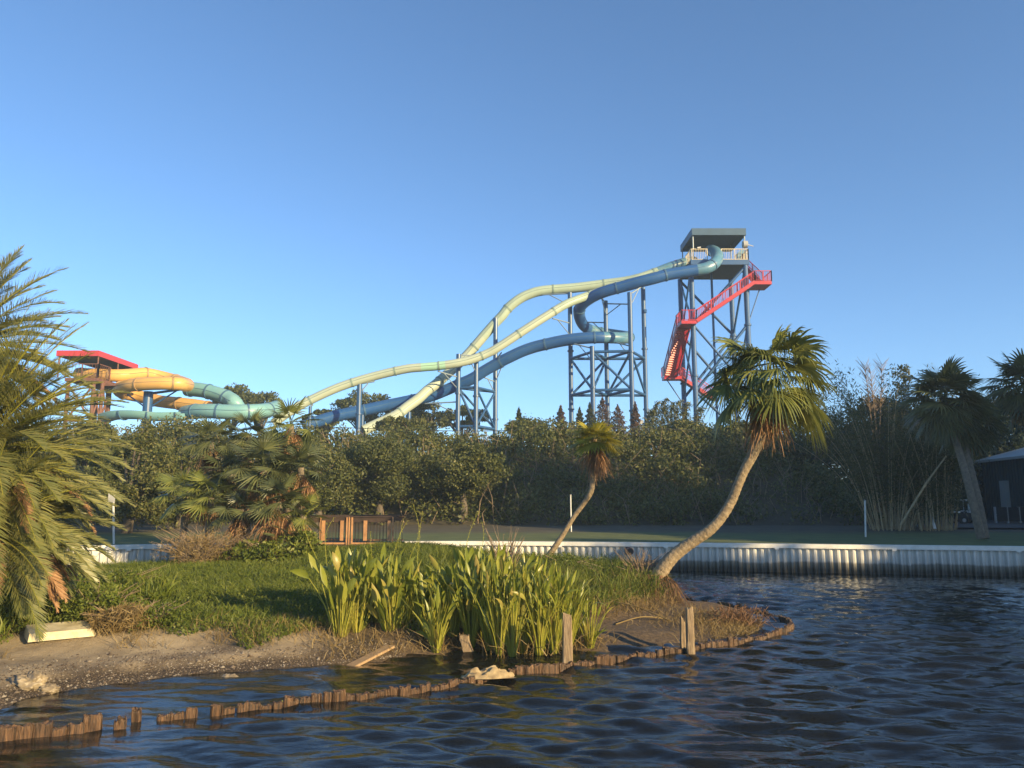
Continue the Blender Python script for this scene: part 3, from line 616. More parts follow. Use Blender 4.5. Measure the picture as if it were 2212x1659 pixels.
for k, (x, y, H, W, n) in enumerate(CL):
    H *= 1.18; W *= 1.15; n = int(n * 2.1)
    r = random.Random(100 + k); g_ = G(x, y); left = x < 960
    lab = ('wide leaved marsh plant standing left of the sunken driftwood plank' if x < 800 else 'wide leaved marsh plant standing above the sunken driftwood plank' if x < 875 else 'marsh plant in the right half of the left stand, past the plank') if left else ('marsh plant left of the broken stump in the right stand' if x < 1012 else 'slender marsh plant just right of the broken stump' if x < 1075 else 'slender marsh plant in the middle of the right stand, above the tarp' if x < 1160 else 'slender marsh plant close left of the tall split post')
    if x > 1226: lab = 'slender marsh plant just right of the tall split post'
    if x == 1274: lab = 'small thin marsh plant apart from the others, right of the tall broken post'
    if x == 735: lab = 'leftmost wide leaved marsh plant, its pale base on the shelly sand'
    root = thing('marsh_plant', (g_.x, g_.y, -.02), lab, 'marsh plant', None if x in (1274, 735) else ('wide leaved marsh plants' if left else 'slender marsh plants'))
    V = []; F = []; VS = []; FS = []
    for i in range(n):
        az = i * 2.4 + r.uniform(-.3, .3); ln = r.uniform(.02, .30) * (1 if i > 3 else .4); d = Vector((math.cos(az) * ln, math.sin(az) * ln, 1))
        bl = r.uniform(.3, .44) * (1.0 if left else .85) * min(1, H); hh = H * (1 - .5 * r.random() ** 1.6)
        lance(V, F, (g_.x + math.cos(az) * .035, g_.y + math.sin(az) * .035, -.05), d, max(.2, hh - bl), bl, W * r.uniform(.75, 1.15), r.uniform(.3, 1.6) if r.random() < .8 else 2.6, r, VS, FS)
    for i in range(int(n * 1.4)):
        az = r.uniform(0, 6.28); ln = r.uniform(.02, .4); h_ = H * r.uniform(.3, .8); q0 = Vector((g_.x + math.cos(az) * .03, g_.y + math.sin(az) * .03, -.05))
        q1 = q0 + Vector((math.cos(az) * ln * .5 * h_, math.sin(az) * ln * .5 * h_, h_ * .6)); q2 = q0 + Vector((math.cos(az) * ln * 1.3 * h_, math.sin(az) * ln * 1.3 * h_, h_))
        ribbon(VS, FS, [q0, q1, q2], .02, .003, (math.sin(az + 1), math.cos(az), .1))
    np_obj('leaves', V, F, M['arrow'], root); np_obj('stems', VS, FS, M['stem'], root)
    if k in SEG:
        b = MB(); stalk(b, g_, [Vector((g_.x, g_.y, 0))] + [U(sx, sy, g_.y + .1) for sx, sy in SEG[k]], True, r); b.build('flower_stalk', M['stem'], root)

# ------------------------------------------------------------ ground cover on the island
def blades(P, L, W, r, lean=.5):
    n = len(P); d = unit(n, r); d[:, 2] = np.abs(d[:, 2]) / lean * .6 + .35; d /= np.linalg.norm(d, axis=1, keepdims=True)
    s_ = np.cross(d, unit(n, r)); s_ /= np.linalg.norm(s_, axis=1, keepdims=True); L = L * r.uniform(.5, 1.4, (n, 1)); W = W * r.uniform(.7, 1.2, (n, 1))
    bend = unit(n, r) * .25; bend[:, 2] = -.1
    m_ = P + d * L * .55; e = P + d * L + bend * L
    return np.stack([P - s_ * W / 2, P + s_ * W / 2, m_ + s_ * W / 2.4, m_ - s_ * W / 2.4, e + s_ * W * .06, e - s_ * W * .06], 1).reshape(-1, 3)
def bladeidx(n):
    k = np.arange(n)[:, None] * 6; return np.concatenate([k + np.array([0, 1, 2, 3]), k + np.array([3, 2, 4, 5])], 0)
r = np.random.default_rng(77)
X = r.uniform(-13.5, 3.6, 330000); Y = 9 + 15.2 * r.uniform(0, 1, 330000) ** 1.0; Z = island_z(X, Y)
front = 0.25 + 0.05 * np.sin(X * 2.1) + 0.04 * np.sin(X * 5.3)
keep = (Z > np.where(X > -.5, .27 + 0 * X, front)) & (r.uniform(0, 1, len(X)) < np.clip(1.2 - (Y - 9) / 26, .3, 1))
X, Y, Z = X[keep], Y[keep], Z[keep]
hm = 0.5 + 0.5 * np.sin(X * 1.3 + np.sin(Y * 1.1) * 2) * np.sin(Y * 1.7 + X * .4)
P = np.stack([X, Y, Z + r.uniform(0, .09, len(X)) * (0.4 + hm)], -1)
np_ = len(P); half = np_ // 2
bq = GT(135, 1388)
kp = ~((np.abs(P[:, 0] - bq.x) < .75) & (np.abs(P[:, 1] - bq.y) < .65)); P = P[kp]; np_ = len(P); half = np_ // 2
tag(np_obj('ground_cover', leafquads(P[:half], .058, .034, 0, r), quadidx(half), M['grass']), 'low green leafy ground cover over the island behind the marsh plants', 'ground cover', kind='stuff')
tag(np_obj('grass', blades(P[half:], .13, .010, r), bladeidx(np_ - half), M['grass']), 'short green grass growing over the island mound', 'grass', kind='stuff')
# taller weeds: grass edge on the right behind the reeds, left bank bushes
def weeds(name, region, n, L, W, mat, lab, cat, zmin=.15, zoff=.0, rs_=5):
    r = np.random.default_rng(rs_); X = r.uniform(region[0], region[1], n); Y = r.uniform(region[2], region[3], n); Z = island_z(X, Y)
    k = (Z > zmin) & (np.sin(X * 3.3 + Y) * np.sin(Y * 2.7 + .5 * X) + r.uniform(-.6, .8, n) > -.1)
    bq = GT(135, 1388); k &= ~((np.abs(X - bq.x) < .8) & (np.abs(Y - bq.y) < .7))
    P = np.stack([X[k], Y[k], Z[k] + zoff * r.uniform(0, 1, k.sum())], -1)
    tag(np_obj(name, blades(P, L, W, r, .35), bladeidx(len(P)), M[mat]), lab, cat, kind='stuff')
weeds('tall_grass', (-2.4, 3.2, 14.3, 20.5), 26000, .42, .014, 'grass', 'tall green grass between the reeds and the leaning palms', 'grass', .3)
weeds('dry_grass', (-.4, 3.6, 13.6, 18.2), 8000, .30, .009, 'drygrass', 'straw coloured grass round the foot of the leaning palm', 'grass', .18)
weeds('shore_weeds', (-9.6, -6.2, 11.3, 14.8), 12000, .27, .024, 'grass', 'leafy weeds at the left edge of the sand', 'weeds', .22, .25)
weeds('sand_edge_litter', (-9.5, -2.2, 10.8, 12.8), 5000, .22, .008, 'drygrass', 'dry brown stems where the sand meets the green bank', 'plant litter', .17)
weeds('reed_litter', (-3.0, 1.9, 11.2, 12.9), 2600, .2, .009, 'drygrass', 'dead brown stems lying round the feet of the marsh plants', 'plant litter', .02)
r = np.random.default_rng(14); P = []
for x, y, H, W, n in CL:
    g_ = G(x, y); m_ = 26; P.append(np.stack([g_.x + r.normal(0, .13, m_), g_.y + r.normal(0, .08, m_), np.full(m_, -.01)], -1))
P = np.concatenate(P); tag(np_obj('dead_reed_stems', blades(P, .42, .011, r, .35), bladeidx(len(P)), M['drygrass']), 'dead brown stems standing among the marsh plants', 'plant litter', kind='stuff')
# dead grass on the tip inside the piling ring
r = np.random.default_rng(9); n = 3000; cx = G(1555, 1350); X = r.normal(cx.x, .62, n); Y = r.normal(14.3, .75, n); Z = np.maximum(island_z(X, Y), 0)
k = sdist(X, Y) > -.15; P = np.stack([X, Y, Z], -1)[k]
tag(np_obj('dead_marsh_grass', blades(P, .17, .008, r, .5), bladeidx(len(P)), M['drygrass']), 'tangled dead marsh grass on the muddy tip inside the piling ring', 'grass', kind='stuff')
b = MB(); rr_ = random.Random(6)
mc = U(1590, 1330, 14.6)
for i in range(160):
    q0 = Vector((mc.x + rr_.gauss(0, .22), mc.y + rr_.gauss(0, .15), .04)); q1 = q0 + Vector((rr_.uniform(-.25, .25), rr_.uniform(-.2, .2), rr_.uniform(.05, .34))); q2 = q1 + Vector((rr_.uniform(-.2, .2), rr_.uniform(-.2, .2), rr_.uniform(-.2, .05)))
    b.tube([q0, q1, q2], [.007, .006, .004], 4, cap=False)
tag(b.build('brush_pile', M['root'], origin=(mc.x, mc.y, 0)), 'brown heap of tangled twigs near the point of the piling ring', 'brush pile')
# fallen fronds / sticks on the mud
for i, (x0, y0, x1, y1, lab) in enumerate([(1300, 1330, 1450, 1345, 'curved dry palm stalk lying under the palm roots'), (1330, 1352, 1440, 1340, 'pale bent palm stalk lying nearest the roots'), (1250, 1380, 1300, 1376, 'short dry stick on the mud'), (1295, 1318, 1390, 1330, 'long thin stalk lying across the mud')]):
    a_ = G(x0, y0, .12); c_ = G(x1, y1, .12); a_.z = iz(a_.x, a_.y) + .02; c_.z = iz(c_.x, c_.y) + .03
    b = MB(); b.tube(catmull([a_, a_.lerp(c_, .5) + Vector((0, .05, .07)), c_], 6), .012, 6); tag(b.build('palm_stalk', M['drygrass'], origin=a_), lab, 'stick')
# shells and pebbles: too many to count
r = np.random.default_rng(31); n = 30000; X = r.uniform(-8.6, -1.6, n); Y = r.uniform(7.6, 12.4, n); D = sdist(X, Y); Z = island_z(X, Y)
k = (D > 0.02) & (Z < .17) & (r.uniform(0, 1, n) < np.clip(1.25 - D / 1.1, 0.04, 1)); X, Y, Z = X[k], Y[k], Z[k]; n = len(X)
s_ = (r.uniform(.007, .02, (n, 1)) * np.where(r.uniform(0, 1, (n, 1)) < .03, 2.2, 1))
C = np.stack([X, Y, Z + .002], -1); ra = r.uniform(0, 6.28, n); ax = np.stack([np.cos(ra), np.sin(ra), 0 * ra], -1); ay = np.stack([-np.sin(ra), np.cos(ra), 0 * ra], -1)
up = np.array([0, 0, 1.0]); V = np.stack([C - ax * s_, C + ay * s_ * .7, C + ax * s_, C - ay * s_ * .7, C + up * s_ * .7 + ax * s_ * .2], 1).reshape(-1, 3)
kk = np.arange(n)[:, None] * 5; F = np.concatenate([kk + np.array(q) for q in ((0, 1, 4), (1, 2, 4), (2, 3, 4), (3, 0, 4))], 0)
M['shell'] = leafmat('shell', [(0.05, 0.035, 0.022), (0.12, 0.085, 0.055), (0.28, 0.22, 0.15), (0.6, 0.54, 0.42)], trans=0, pscale=3)
tag(np_obj('shells_and_pebbles', V, F, M['shell'], k=3), 'scattered pale shells and dark pebbles on the wet sand', 'shells', kind='stuff')

# ------------------------------------------------------------ pilings
PL = [[(-60, 1606), (0, 1602), (60, 1594), (130, 1587), (200, 1578)], [(255, 1574), (262, 1573)], [(296, 1558), (298, 1557.6)],
      [(356, 1556), (510, 1539), (625, 1524), (636, 1522), (823, 1504), (967, 1487), (1008, 1474), (1105, 1458), (1208, 1447), (1296, 1433), (1392, 1420), (1502, 1404), (1606, 1388), (1680, 1373), (1706, 1361), (1708, 1351), (1682, 1336), (1636, 1323), (1591, 1312), (1511, 1303), (1454, 1298)]]
protos = []
def stake_mesh(seed, w, h, th=.075):
    r = random.Random(seed); b = MB(); n = 30; prof = []
    for j in range(n):
        a = 2 * PI * j / n; ca, sa = math.cos(a), math.sin(a); x = w / 2 * (abs(ca) ** .45) * (1 if ca > 0 else -1); y = th / 2 * (abs(sa) ** .5) * (1 if sa > 0 else -1)
        g_ = .72 if r.random() < .28 else 1; prof.append((x * r.uniform(.95, 1.0), y * r.uniform(.85, 1.1) * g_))
    zs = [-.5, .0, h * .35, h * .7, h]
    sl_ = r.uniform(-.12, .12)
    for i, z in enumerate(zs):
        for (x, y) in prof:
            zz = z + (r.uniform(-.016, .008) + x * sl_ if i == 4 else 0); sc = 1 + r.uniform(-.03, .03) - (.08 if i == 4 else 0)
            b.v.append((x * sc, y * sc, zz))
    for i in range(len(zs) - 1):
        for j in range(n): a_ = i * n + j; c_ = i * n + (j + 1) % n; b.f.append((a_, c_, c_ + n, a_ + n))
    k = len(b.v); b.v.append((0, 0, h - .02))
    for j in range(n): b.f.append(((len(zs) - 1) * n + j, (len(zs) - 1) * n + (j + 1) % n, k))
    me = bpy.data.meshes.new('piling'); me.from_pydata(b.v, [], b.f); me.materials.append(M['piling']); me.update(); return me
protos = [stake_mesh(i, random.Random(i).uniform(.125, .16), random.Random(i + 50).uniform(.06, .11)) for i in range(14)]
r = random.Random(12)
lab_main = 'weathered rust brown wooden piling in the low curved breakwater line'
for si, seg in enumerate(PL):
    P = [G(x, y) for x, y in seg]; P = resample(catmull(P, 8), .128) if si in (0, 3) else [P[0], P[1]] if si == 1 else [P[0]]
    for i, q in enumerate(P):
        nx_ = P[min(i + 1, len(P) - 1)] - P[max(i - 1, 0)]; rz = math.atan2(nx_.y, nx_.x) if nx_.length > 0 else .2
        if si == 3 and r.random() < .05: continue
        if si == 3 and abs(q.x - G(1240, 1440).x) < .06 and q.y < 12: pass
        o = bpy.data.objects.new('piling', protos[r.randrange(14)]); COL.objects.link(o)
        back = si == 3 and i > len(P) * .78
        o.location = (q.x + r.uniform(-.01, .01), q.y + r.uniform(-.012, .012), r.uniform(-.03, .015) - (.03 if back else 0) + (0.03 if si == 0 else 0)); o.rotation_euler = (r.uniform(-.07, .07), r.uniform(-.05, .05), rz + r.uniform(-.12, .12))
        o.scale = (1.15 if si == 0 else .7 if si in (1, 2) else r.uniform(.8, 1.05), r.uniform(.8, 1.2), (1.15 if si == 0 else 1.5 if si in (1, 2) else 1) * r.uniform(.9, 1.12))
        if si == 0: tag(o, 'broad dark piling in the short row at the bottom left corner', 'piling', 'pilings of the bottom left row')
        elif si == 1: tag(o, 'one of two thin wet pilings standing alone in the water', 'piling', 'pair of lone thin pilings')
        elif si == 2: tag(o, 'thin pointed piling alone between the piling rows', 'piling')
        elif not back:
            tx, txt = next(((a_, b_) for a_, b_ in ((G(636, 1522).x, 'brown piling in the leftmost stretch of the long line, off the sand'), (G(1008, 1474).x, 'brown piling in the stretch left of the muddy tarp'), (G(1215, 1447).x, 'brown piling between the muddy tarp and the tall split post'), (G(1480, 1405).x, 'brown piling between the tall split post and the pair of posts'), (99, 'rounded brown piling right of the pair of posts, up to the point')) if q.x < a_)); tag(o, txt, 'piling', 'pilings of the long breakwater')
        else: tag(o, lab_main if not back else 'dark shaded piling on the far side of the ring around the point', 'piling', 'pilings of the long breakwater' if not back else 'pilings of the far side of the ring')
def post(x, y, ytop, w, lab, seed, d=.12, name='mooring_post', lean=0):
    g_ = G(x, y); H = (U(x, ytop, g_.y)).z; r = random.Random(seed); b = MB(); n = 16; zs = [-.6, 0, .2 * H, .5 * H, .8 * H, H]
    for i, z in enumerate(zs):
        for j in range(n):
            a = 2 * PI * j / n + .3; ca, sa = math.cos(a), math.sin(a); px = w / 2 * abs(ca) ** .4 * (1 if ca > 0 else -1); py = d / 2 * abs(sa) ** .4 * (1 if sa > 0 else -1)
            zz = z + (r.uniform(-.05, .05) * (1.5 if j % 3 == 0 else .7) if i == 5 else 0); tp_ = 1 - (.12 * z / H if z > 0 else 0)
            b.v.append((g_.x + lean * z + px * tp_ * r.uniform(.95, 1.02), g_.y + py * tp_ * r.uniform(.92, 1.02), zz))
    for i in range(5):
        for j in range(n): a_ = i * n + j; c_ = i * n + (j + 1) % n; b.f.append((a_, c_, c_ + n, a_ + n))
    b.f.append(tuple(5 * n + j for j in range(n)))
    return tag(b.build(name, M['post'], origin=(g_.x, g_.y, 0)), lab, 'wooden post')
post(1226, 1440, 1333, .15, 'tall split grey post standing in the water before the reeds', 1)
post(1492, 1410, 1315, .125, 'tallest square post in the piling ring, right one of the pair', 2, .14)
post(1476, 1402, 1338, .085, 'shorter cracked post close left of the tallest square post', 3, .1)
post(1012, 1411, 1376, .17, 'short broken wooden stump leaning among the reeds', 4, .08, 'broken_stump', -.3)
# plank
a_ = G(757, 1437); c_ = G(843, 1405, .06); a_.z = -.02; c_.z = .12
b = MB(); b.bar(a_, c_, .16, .035); rt = thing('driftwood_plank', (a_.x, a_.y, 0), 'flat wooden plank half sunk at the water edge', 'plank'); b.build('board', M['plank'], rt)
b = MB(); b.bar(a_ + Vector((-.14, .02, 0)), c_ + Vector((-.42, -.05, -.03)), .03, .02); tag(b.build('driftwood_stick', M['plank'], origin=a_), 'thin split stick lying beside the sunken plank', 'stick')
# white board (upturned, rounded corners) at left
A = GT(62, 1398); Bp = GT(206, 1378); A.z = Bp.z = max(A.z, Bp.z) + .08; b = MB(); ux = (Bp - A); L = ux.length; ux.normalize(); uy = Vector((-ux.y, ux.x, 0))
outl = [(0, 0, .13), (L * .93, 0, .13), (L, .05, .10), (L * .97, .42, .04), (L * .85, .5, .04), (0, .5, .04)]
tp0 = []; bt0 = []
for (x, y, z) in [(0, .06), (L * .9, .06), (L * .96, .12), (L * .92, .5), (L * .86, .56), (0, .56)] and [(0, .05, 0), (L * .92, .05, 0), (L * .97, .12, 0), (L * .93, .5, 0), (L * .86, .56, 0), (0, .56, 0)]:
    q = A + ux * x + uy * y; tp0.append(Vector((q.x, q.y, A.z + .05 + y * .12)));
for (x, y) in [(-.02, -.02), (L * .97, -.02), (L * 1.03, .08), (L * .98, .55), (L * .88, .62), (-.02, .62)]:
    q = A + ux * x + uy * y; bt0.append(Vector((q.x, q.y, A.z - .05)))
b.poly(tp0); k = len(tp0)
for i in range(k): j = (i + 1) % k; b.quad(bt0[i], bt0[j], tp0[j], tp0[i])
for i in range(6):
    pass
M['hull'] = solid('stained_cream_hull', (0.40, 0.33, 0.19), (0.66, 0.58, 0.38), 5, 0.5, bump=.3, bscale=8)
ob = b.build('upturned_board', M['hull'], origin=(A.x, A.y, A.z)); tag(ob, 'cream white upturned dinghy hull shell lying on the sand under the feather palm', 'boat hull')
# crumpled sheets
def crumple(name, cen, sx, sy, sz, mat, lab, cat, seed, seg=26, rz=0.0):
    V = []; F = []; M_ = Matrix.Rotation(rz, 3, 'Z')
    for i in range(seg + 1):
        for j in range(seg + 1):
            u = i / seg * 2 - 1; v = j / seg * 2 - 1; e = max(0, 1 - (u * u + v * v) ** 1.0) ** .6
            h = noise.noise(Vector((u * 2.2 + seed, v * 2.2, seed))); h2 = noise.noise(Vector((u * 5 + seed, v * 5, 3))); rid = abs(noise.noise(Vector((u * 3, v * 3 + seed, 9))))
            z = sz * (e * (.55 + .6 * h) + .25 * h2 * e + .5 * rid * e)
            q = M_ @ Vector((sx * (u + .12 * h2), sy * (v + .12 * h), 0)); V.append((cen[0] + q.x, cen[1] + q.y, cen[2] + z - .02))
    for i in range(seg):
        for j in range(seg): a_ = i * (seg + 1) + j; F.append((a_, a_ + 1, a_ + seg + 2, a_ + seg + 1))
    return tag(np_obj(name, V, F, M[mat], origin=cen), lab, cat)
def lump(name, cen, sx, sy, sz, mat, lab, cat, seed, nu=44, nv=26):
    V = []; F = []
    for i in range(nv + 1):
        for j in range(nu):
            th = PI * i / nv; ph = 2 * PI * j / nu; d = Vector((math.sin(th) * math.cos(ph), math.sin(th) * math.sin(ph), math.cos(th)))
            q = d * 1.6 + Vector((seed, seed * .7, 0)); k = 1 + .35 * noise.noise(q) + .28 * (abs(noise.noise(q * 2.1)) * 2 - .5) + .10 * (abs(noise.noise(q * 5)) * 2 - .5)
            V.append((cen[0] + d.x * sx * k, cen[1] + d.y * sy * k, max(-.05, cen[2] + d.z * sz * k)))
    for i in range(nv):
        for j in range(nu): F.append((i * nu + j, i * nu + (j + 1) % nu, (i + 1) * nu + (j + 1) % nu, (i + 1) * nu + j))
    return tag(np_obj(name, V, F, M[mat], origin=cen), lab, cat)
q = G(45, 1500); lump('plastic_bag', (q.x, q.y + .15, .09), .19, .15, .13, 'bag', 'dirty crumpled plastic bag at the shore on the far left', 'plastic bag', 2.3)
q = G(92, 1500); lump('plastic_scrap', (q.x + .0, q.y + .12, .03), .12, .09, .06, 'bag', 'smaller crumpled scrap right beside the big plastic bag', 'plastic bag', 7.1)
q = G(1055, 1468); crumple('tarp', (q.x, q.y + .02, .05), .34, .13, .12, 'cloth', 'torn muddy tarp draped over the pilings', 'tarp', 4.4, 34, .12)
q = G(497, 1462); crumple('plastic_wrapper', (q.x, q.y, 0), .13, .07, .07, 'bag', 'pale crumpled wrapper floating off the sand', 'litter', 9.2, 16)
q = G(616, 1513); crumple('fallen_leaf', (q.x, q.y, .012), .045, .03, .02, 'yleaf', 'small yellow leaf floating inside the breakwater', 'leaf', 1.2, 6)

# ------------------------------------------------------------ footbridge
FB = thing('wooden_footbridge', (-4.9, 23.2, .85), 'dark wooden footbridge with orange lit posts behind the island mound', 'footbridge')
fy = 23.0; z0 = U(700, 1176, fy).z; z1 = U(700, 1116, fy).z
def X_(x, Y=fy): return U(x, 1140, Y).x
b = MB(); b.box(((X_(655) + X_(855)) / 2, fy + .95, z0 - .06), (X_(855) - X_(655), 2.0, .1)); b.box(((X_(655) + X_(758)) / 2, fy - .08, z0 - .15), (X_(758) - X_(655), .05, .28)); b.build('deck', M['rail_dark'], FB)
for (xa, xb, Y_) in ((655, 751, fy), (758, 853, fy), (655, 751, fy + 1.9), (758, 853, fy + 1.9)):
    a1, a2 = X_(xa, fy), X_(xb, fy)
    b = MB(); b.box(((a1 + a2) / 2, Y_, z1), (a2 - a1 + .08, .13, .035)); b.box(((a1 + a2) / 2, Y_, z1 - .1), (a2 - a1, .04, .13)); b.build('top_rail', M['rail_dark'], FB)
    b = MB(); b.box(((a1 + a2) / 2, Y_, z0 + .03), (a2 - a1, .05, .05)); b.build('bottom_rail', M['rail_orange'], FB)
    b = MB(); k = 0; x = a1 + .04
    while x < a2: b.box((x, Y_ + .03, (z0 + z1) / 2 - .02), (.012, .012, z1 - z0 - .1)); x += .10
    b.build('balusters', M['rail_dark'], FB)
for x, Y_, hw in ((699.5, fy - .06, .1), (739.5, fy - .06, .09), (790, fy - .06, .1), (841.5, fy - .06, .09)):
    b = MB(); b.box((X_(x), Y_, (z0 + z1) / 2), (hw, .05, (z1 - z0) * .72)); b.build('post_board', M['rail_orange'], FB)
for x, w_ in ((693, .03), (750, .04), (755, .035), (761, .045), (849, .045), (657, .05)):
    b = MB(); b.box((X_(x), fy - .03, (z0 + z1) / 2), (w_, .06, z1 - z0 + .02)); b.build('corner_post', M['rail_orange'], FB)
for x in (665, 745, 760, 845):
    for Y_ in (fy + .1, fy + 1.8):
        b = MB(); b.tube([(X_(x), Y_, -.8), (X_(x), Y_, z0 - .05)], .08, 10); b.build('pile', M['rail_dark'], FB)

# ------------------------------------------------------------ white poles on the far lawn
def pole(x, y0, y1, D, r_, lab):
    a_ = U(x, y0, D); c_ = U(x - 1.5, y1, D); b = MB(); b.tube([a_, c_], r_, 8); rt = thing('marker_pole', a_, lab, 'pole'); b.build('shaft', M['pole'], rt)
    b = MB(); b.tube([c_, c_ + Vector((0, 0, .05))], r_ * 1.25, 8); b.build('cap', M['grey_metal'], rt)
    return rt
pole(1870, 1160, 1083, 29.5, .035, 'white marker pole on the lawn in front of the bamboo')
pole(1234, 1149, 1071, 33, .028, 'thin grey marker pole beside the small leaning palm')
rt = pole(246, 1178, 1062, 25.5, .035, 'marker pole with a small sign behind the feather palms')
q = U(246, 1068, 25.4); b = MB(); b.box(q + Vector((-.05, -.03, -.1)), (.22, .02, .32)); b.build('sign_plate', M['grey_metal'], rt)
q = U(2018, 1142, 34.5); b = MB(); b.tube([q, q + Vector((0, 0, .12)), q + Vector((0, 0, .3)), q + Vector((0, 0, .52))], [.09, .07, .045, .03], 10); tag(b.build('short_bollard', M['pole'], origin=q), 'short pale cone shaped marker at the foot of the bamboo', 'marker')

# ------------------------------------------------------------ bank thicket
r = np.random.default_rng(55); NC = 2100
CXs = r.uniform(-34, 23, NC); CYs = 41.3 + r.uniform(0, 1, NC) ** .8 * 11.5
kk = ~((CXs > 12.5) & (CXs < 17.5) & (CYs < 46.5) & (r.uniform(0, 1, NC) < .85))
CXs, CYs = CXs[kk], CYs[kk]; CZs = far_z(CXs, CYs)
P = []; L_ = []
for x, y, z in zip(CXs, CYs, CZs):
    rr = r.uniform(.5, 1.15); m_ = int(95 * rr); top = y > 48
    hgt = r.uniform(.1, 1.3) * (1.15 if x < -6 else .95) + .25 * math.sin(x * .8) + .2 * math.sin(x * 2.1)
    d = unit(m_, r) * rr * (r.uniform(.1, 1, (m_, 1)) ** .5); d[:, 2] *= .85
    P.append(np.array([x, y, z + max(.2, hgt)]) + d)
P = np.concatenate(P)
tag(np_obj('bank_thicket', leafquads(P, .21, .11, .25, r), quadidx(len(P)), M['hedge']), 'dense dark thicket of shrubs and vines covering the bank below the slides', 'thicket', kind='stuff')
r = np.random.default_rng(56); P = []
for k in range(2300):
    x = r.uniform(12, 62); y = 53 + r.uniform(0, 1) * 9; rr = r.uniform(.7, 1.4); m_ = int(70 * rr)
    d = unit(m_, r) * rr * (r.uniform(.1, 1, (m_, 1)) ** .5); P.append(np.array([x, y, float(far_z(np.array([x]), np.array([y]))[0]) + r.uniform(0, 1) ** 1.3 * (5.8 - .8 * math.sin(x * .7)) * (.25 if x < 17 else .55 if x < 19 else 1)]) + d)
P = np.concatenate(P)
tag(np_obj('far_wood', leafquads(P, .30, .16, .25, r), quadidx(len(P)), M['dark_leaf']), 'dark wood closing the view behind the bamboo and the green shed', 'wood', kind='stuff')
b = MB(); rr_ = random.Random(3)
for i in range(420):
    x = rr_.uniform(-30, 22); y = rr_.uniform(41.5, 50); z = float(far_z(np.array([x]), np.array([y]))[0]); q = Vector((x, y, z))
    q1 = q + Vector((rr_.uniform(-.6, .6), rr_.uniform(-.6, .2), rr_.uniform(.6, 1.4))); q2 = q1 + Vector((rr_.uniform(-.8, .8), rr_.uniform(-.5, .3), rr_.uniform(.2, 1.1)))
    b.tube([q, q1, q2], [.03, .02, .008], 4, cap=False)
tag(b.build('thicket_branches', M['twig']), 'bare branches showing through the thicket on the bank', 'branches', kind='stuff')
# wire fence on top of the bank
fw = thing('wire_fence', (-5, 50.6, 5.0), 'thin black wire fence running along the top of the bank', 'fence')
b = MB(); wp = [U(x, y, 49.2) for x, y in ((640, 921), (780, 925), (900, 929), (1020, 931), (1130, 929), (1250, 925), (1380, 925), (1500, 929))]
b.tube(catmull(wp, 6), .022, 5); b.build('top_wire', M['wire'], fw)
for q in wp: b = MB(); b.tube([q + Vector((0, 0, .02)), q - Vector((0, 0, 1.7))], .03, 6); b.build('fence_post', M['wire'], fw)
# dark service post
q = U(1643, 1000, 48); 
# ------------------------------------------------------------ trees behind the bank
def farz(x, y): return float(far_z(np.array([float(x)]), np.array([float(y)]))[0])
def ft(x, ytop, ybot, D, wpx, mat, lab, ncl=34, per=150, leaf=.26, seed=1, group='trees behind the slides', name='broadleaf_tree', clr=None, asp=.5, tr=.2):
    t_ = U(x, ytop, D); bt = U(x, ybot, D); rx = wpx / 2 / FP * D; rz = (t_.z - bt.z) / 2; cl_ = clr or max(.5, min(rx, rz) * .38); clr = cl_; gzv = farz(t_.x, D)
    return tree(name, (t_.x, D, gzv), (t_.x, D, bt.z + rz), (max(.3, rx - cl_ * .5), max(.3, min(rx, 3.5) - cl_ * .5), max(.2, rz - cl_ * .75)), ncl, per, clr, leaf, mat, lab, 'tree', group, tr=tr, seed=seed, asp=asp)
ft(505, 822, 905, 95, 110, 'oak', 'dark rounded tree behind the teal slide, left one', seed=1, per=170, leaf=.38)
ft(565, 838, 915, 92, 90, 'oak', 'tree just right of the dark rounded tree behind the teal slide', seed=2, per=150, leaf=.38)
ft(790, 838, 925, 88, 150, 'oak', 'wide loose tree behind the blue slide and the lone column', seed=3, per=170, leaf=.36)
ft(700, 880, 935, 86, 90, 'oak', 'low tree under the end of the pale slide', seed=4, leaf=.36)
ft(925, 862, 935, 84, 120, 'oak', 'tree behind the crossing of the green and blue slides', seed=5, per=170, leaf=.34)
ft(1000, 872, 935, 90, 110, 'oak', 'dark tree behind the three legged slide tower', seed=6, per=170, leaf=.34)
ft(865, 895, 940, 62, 120, 'hedge', 'bushy lit tree in front of the sinking blue slide', seed=61, per=170, leaf=.24)
ft(1145, 898, 940, 64, 110, 'hedge', 'small spreading tree between the two slide towers', seed=7, leaf=.22)
ft(1600, 905, 975, 54, 150, 'hedge', 'broad bushy tree at the foot of the tall tower', seed=8, per=210, leaf=.19, ncl=44)
ft(1480, 905, 960, 56, 110, 'hedge', 'bushy tree left of the tall tower foot', seed=9, per=170, leaf=.19)
ft(1750, 850, 1010, 52, 160, 'bamboo_leaf', 'thin leaved tree behind the crown of the leaning palm', seed=10, per=190, leaf=.18, ncl=44)
ft(1900, 835, 1010, 50, 160, 'dark_leaf', 'dark tree rising behind the bamboo', seed=11, per=230, leaf=.2, ncl=50)
ft(2010, 850, 1040, 54, 170, 'dark_leaf', 'dark tree behind the crossed palms', seed=12, per=230, leaf=.22, ncl=50)
ft(2170, 830, 1080, 60, 230, 'dark_leaf', 'large dark tree above the green shed', seed=13, per=260, leaf=.24, ncl=70)
ft(1690, 945, 1040, 50, 150, 'dark_leaf', 'dark shrubby tree behind the curved palm trunk', seed=14, per=230, leaf=.2, ncl=44)
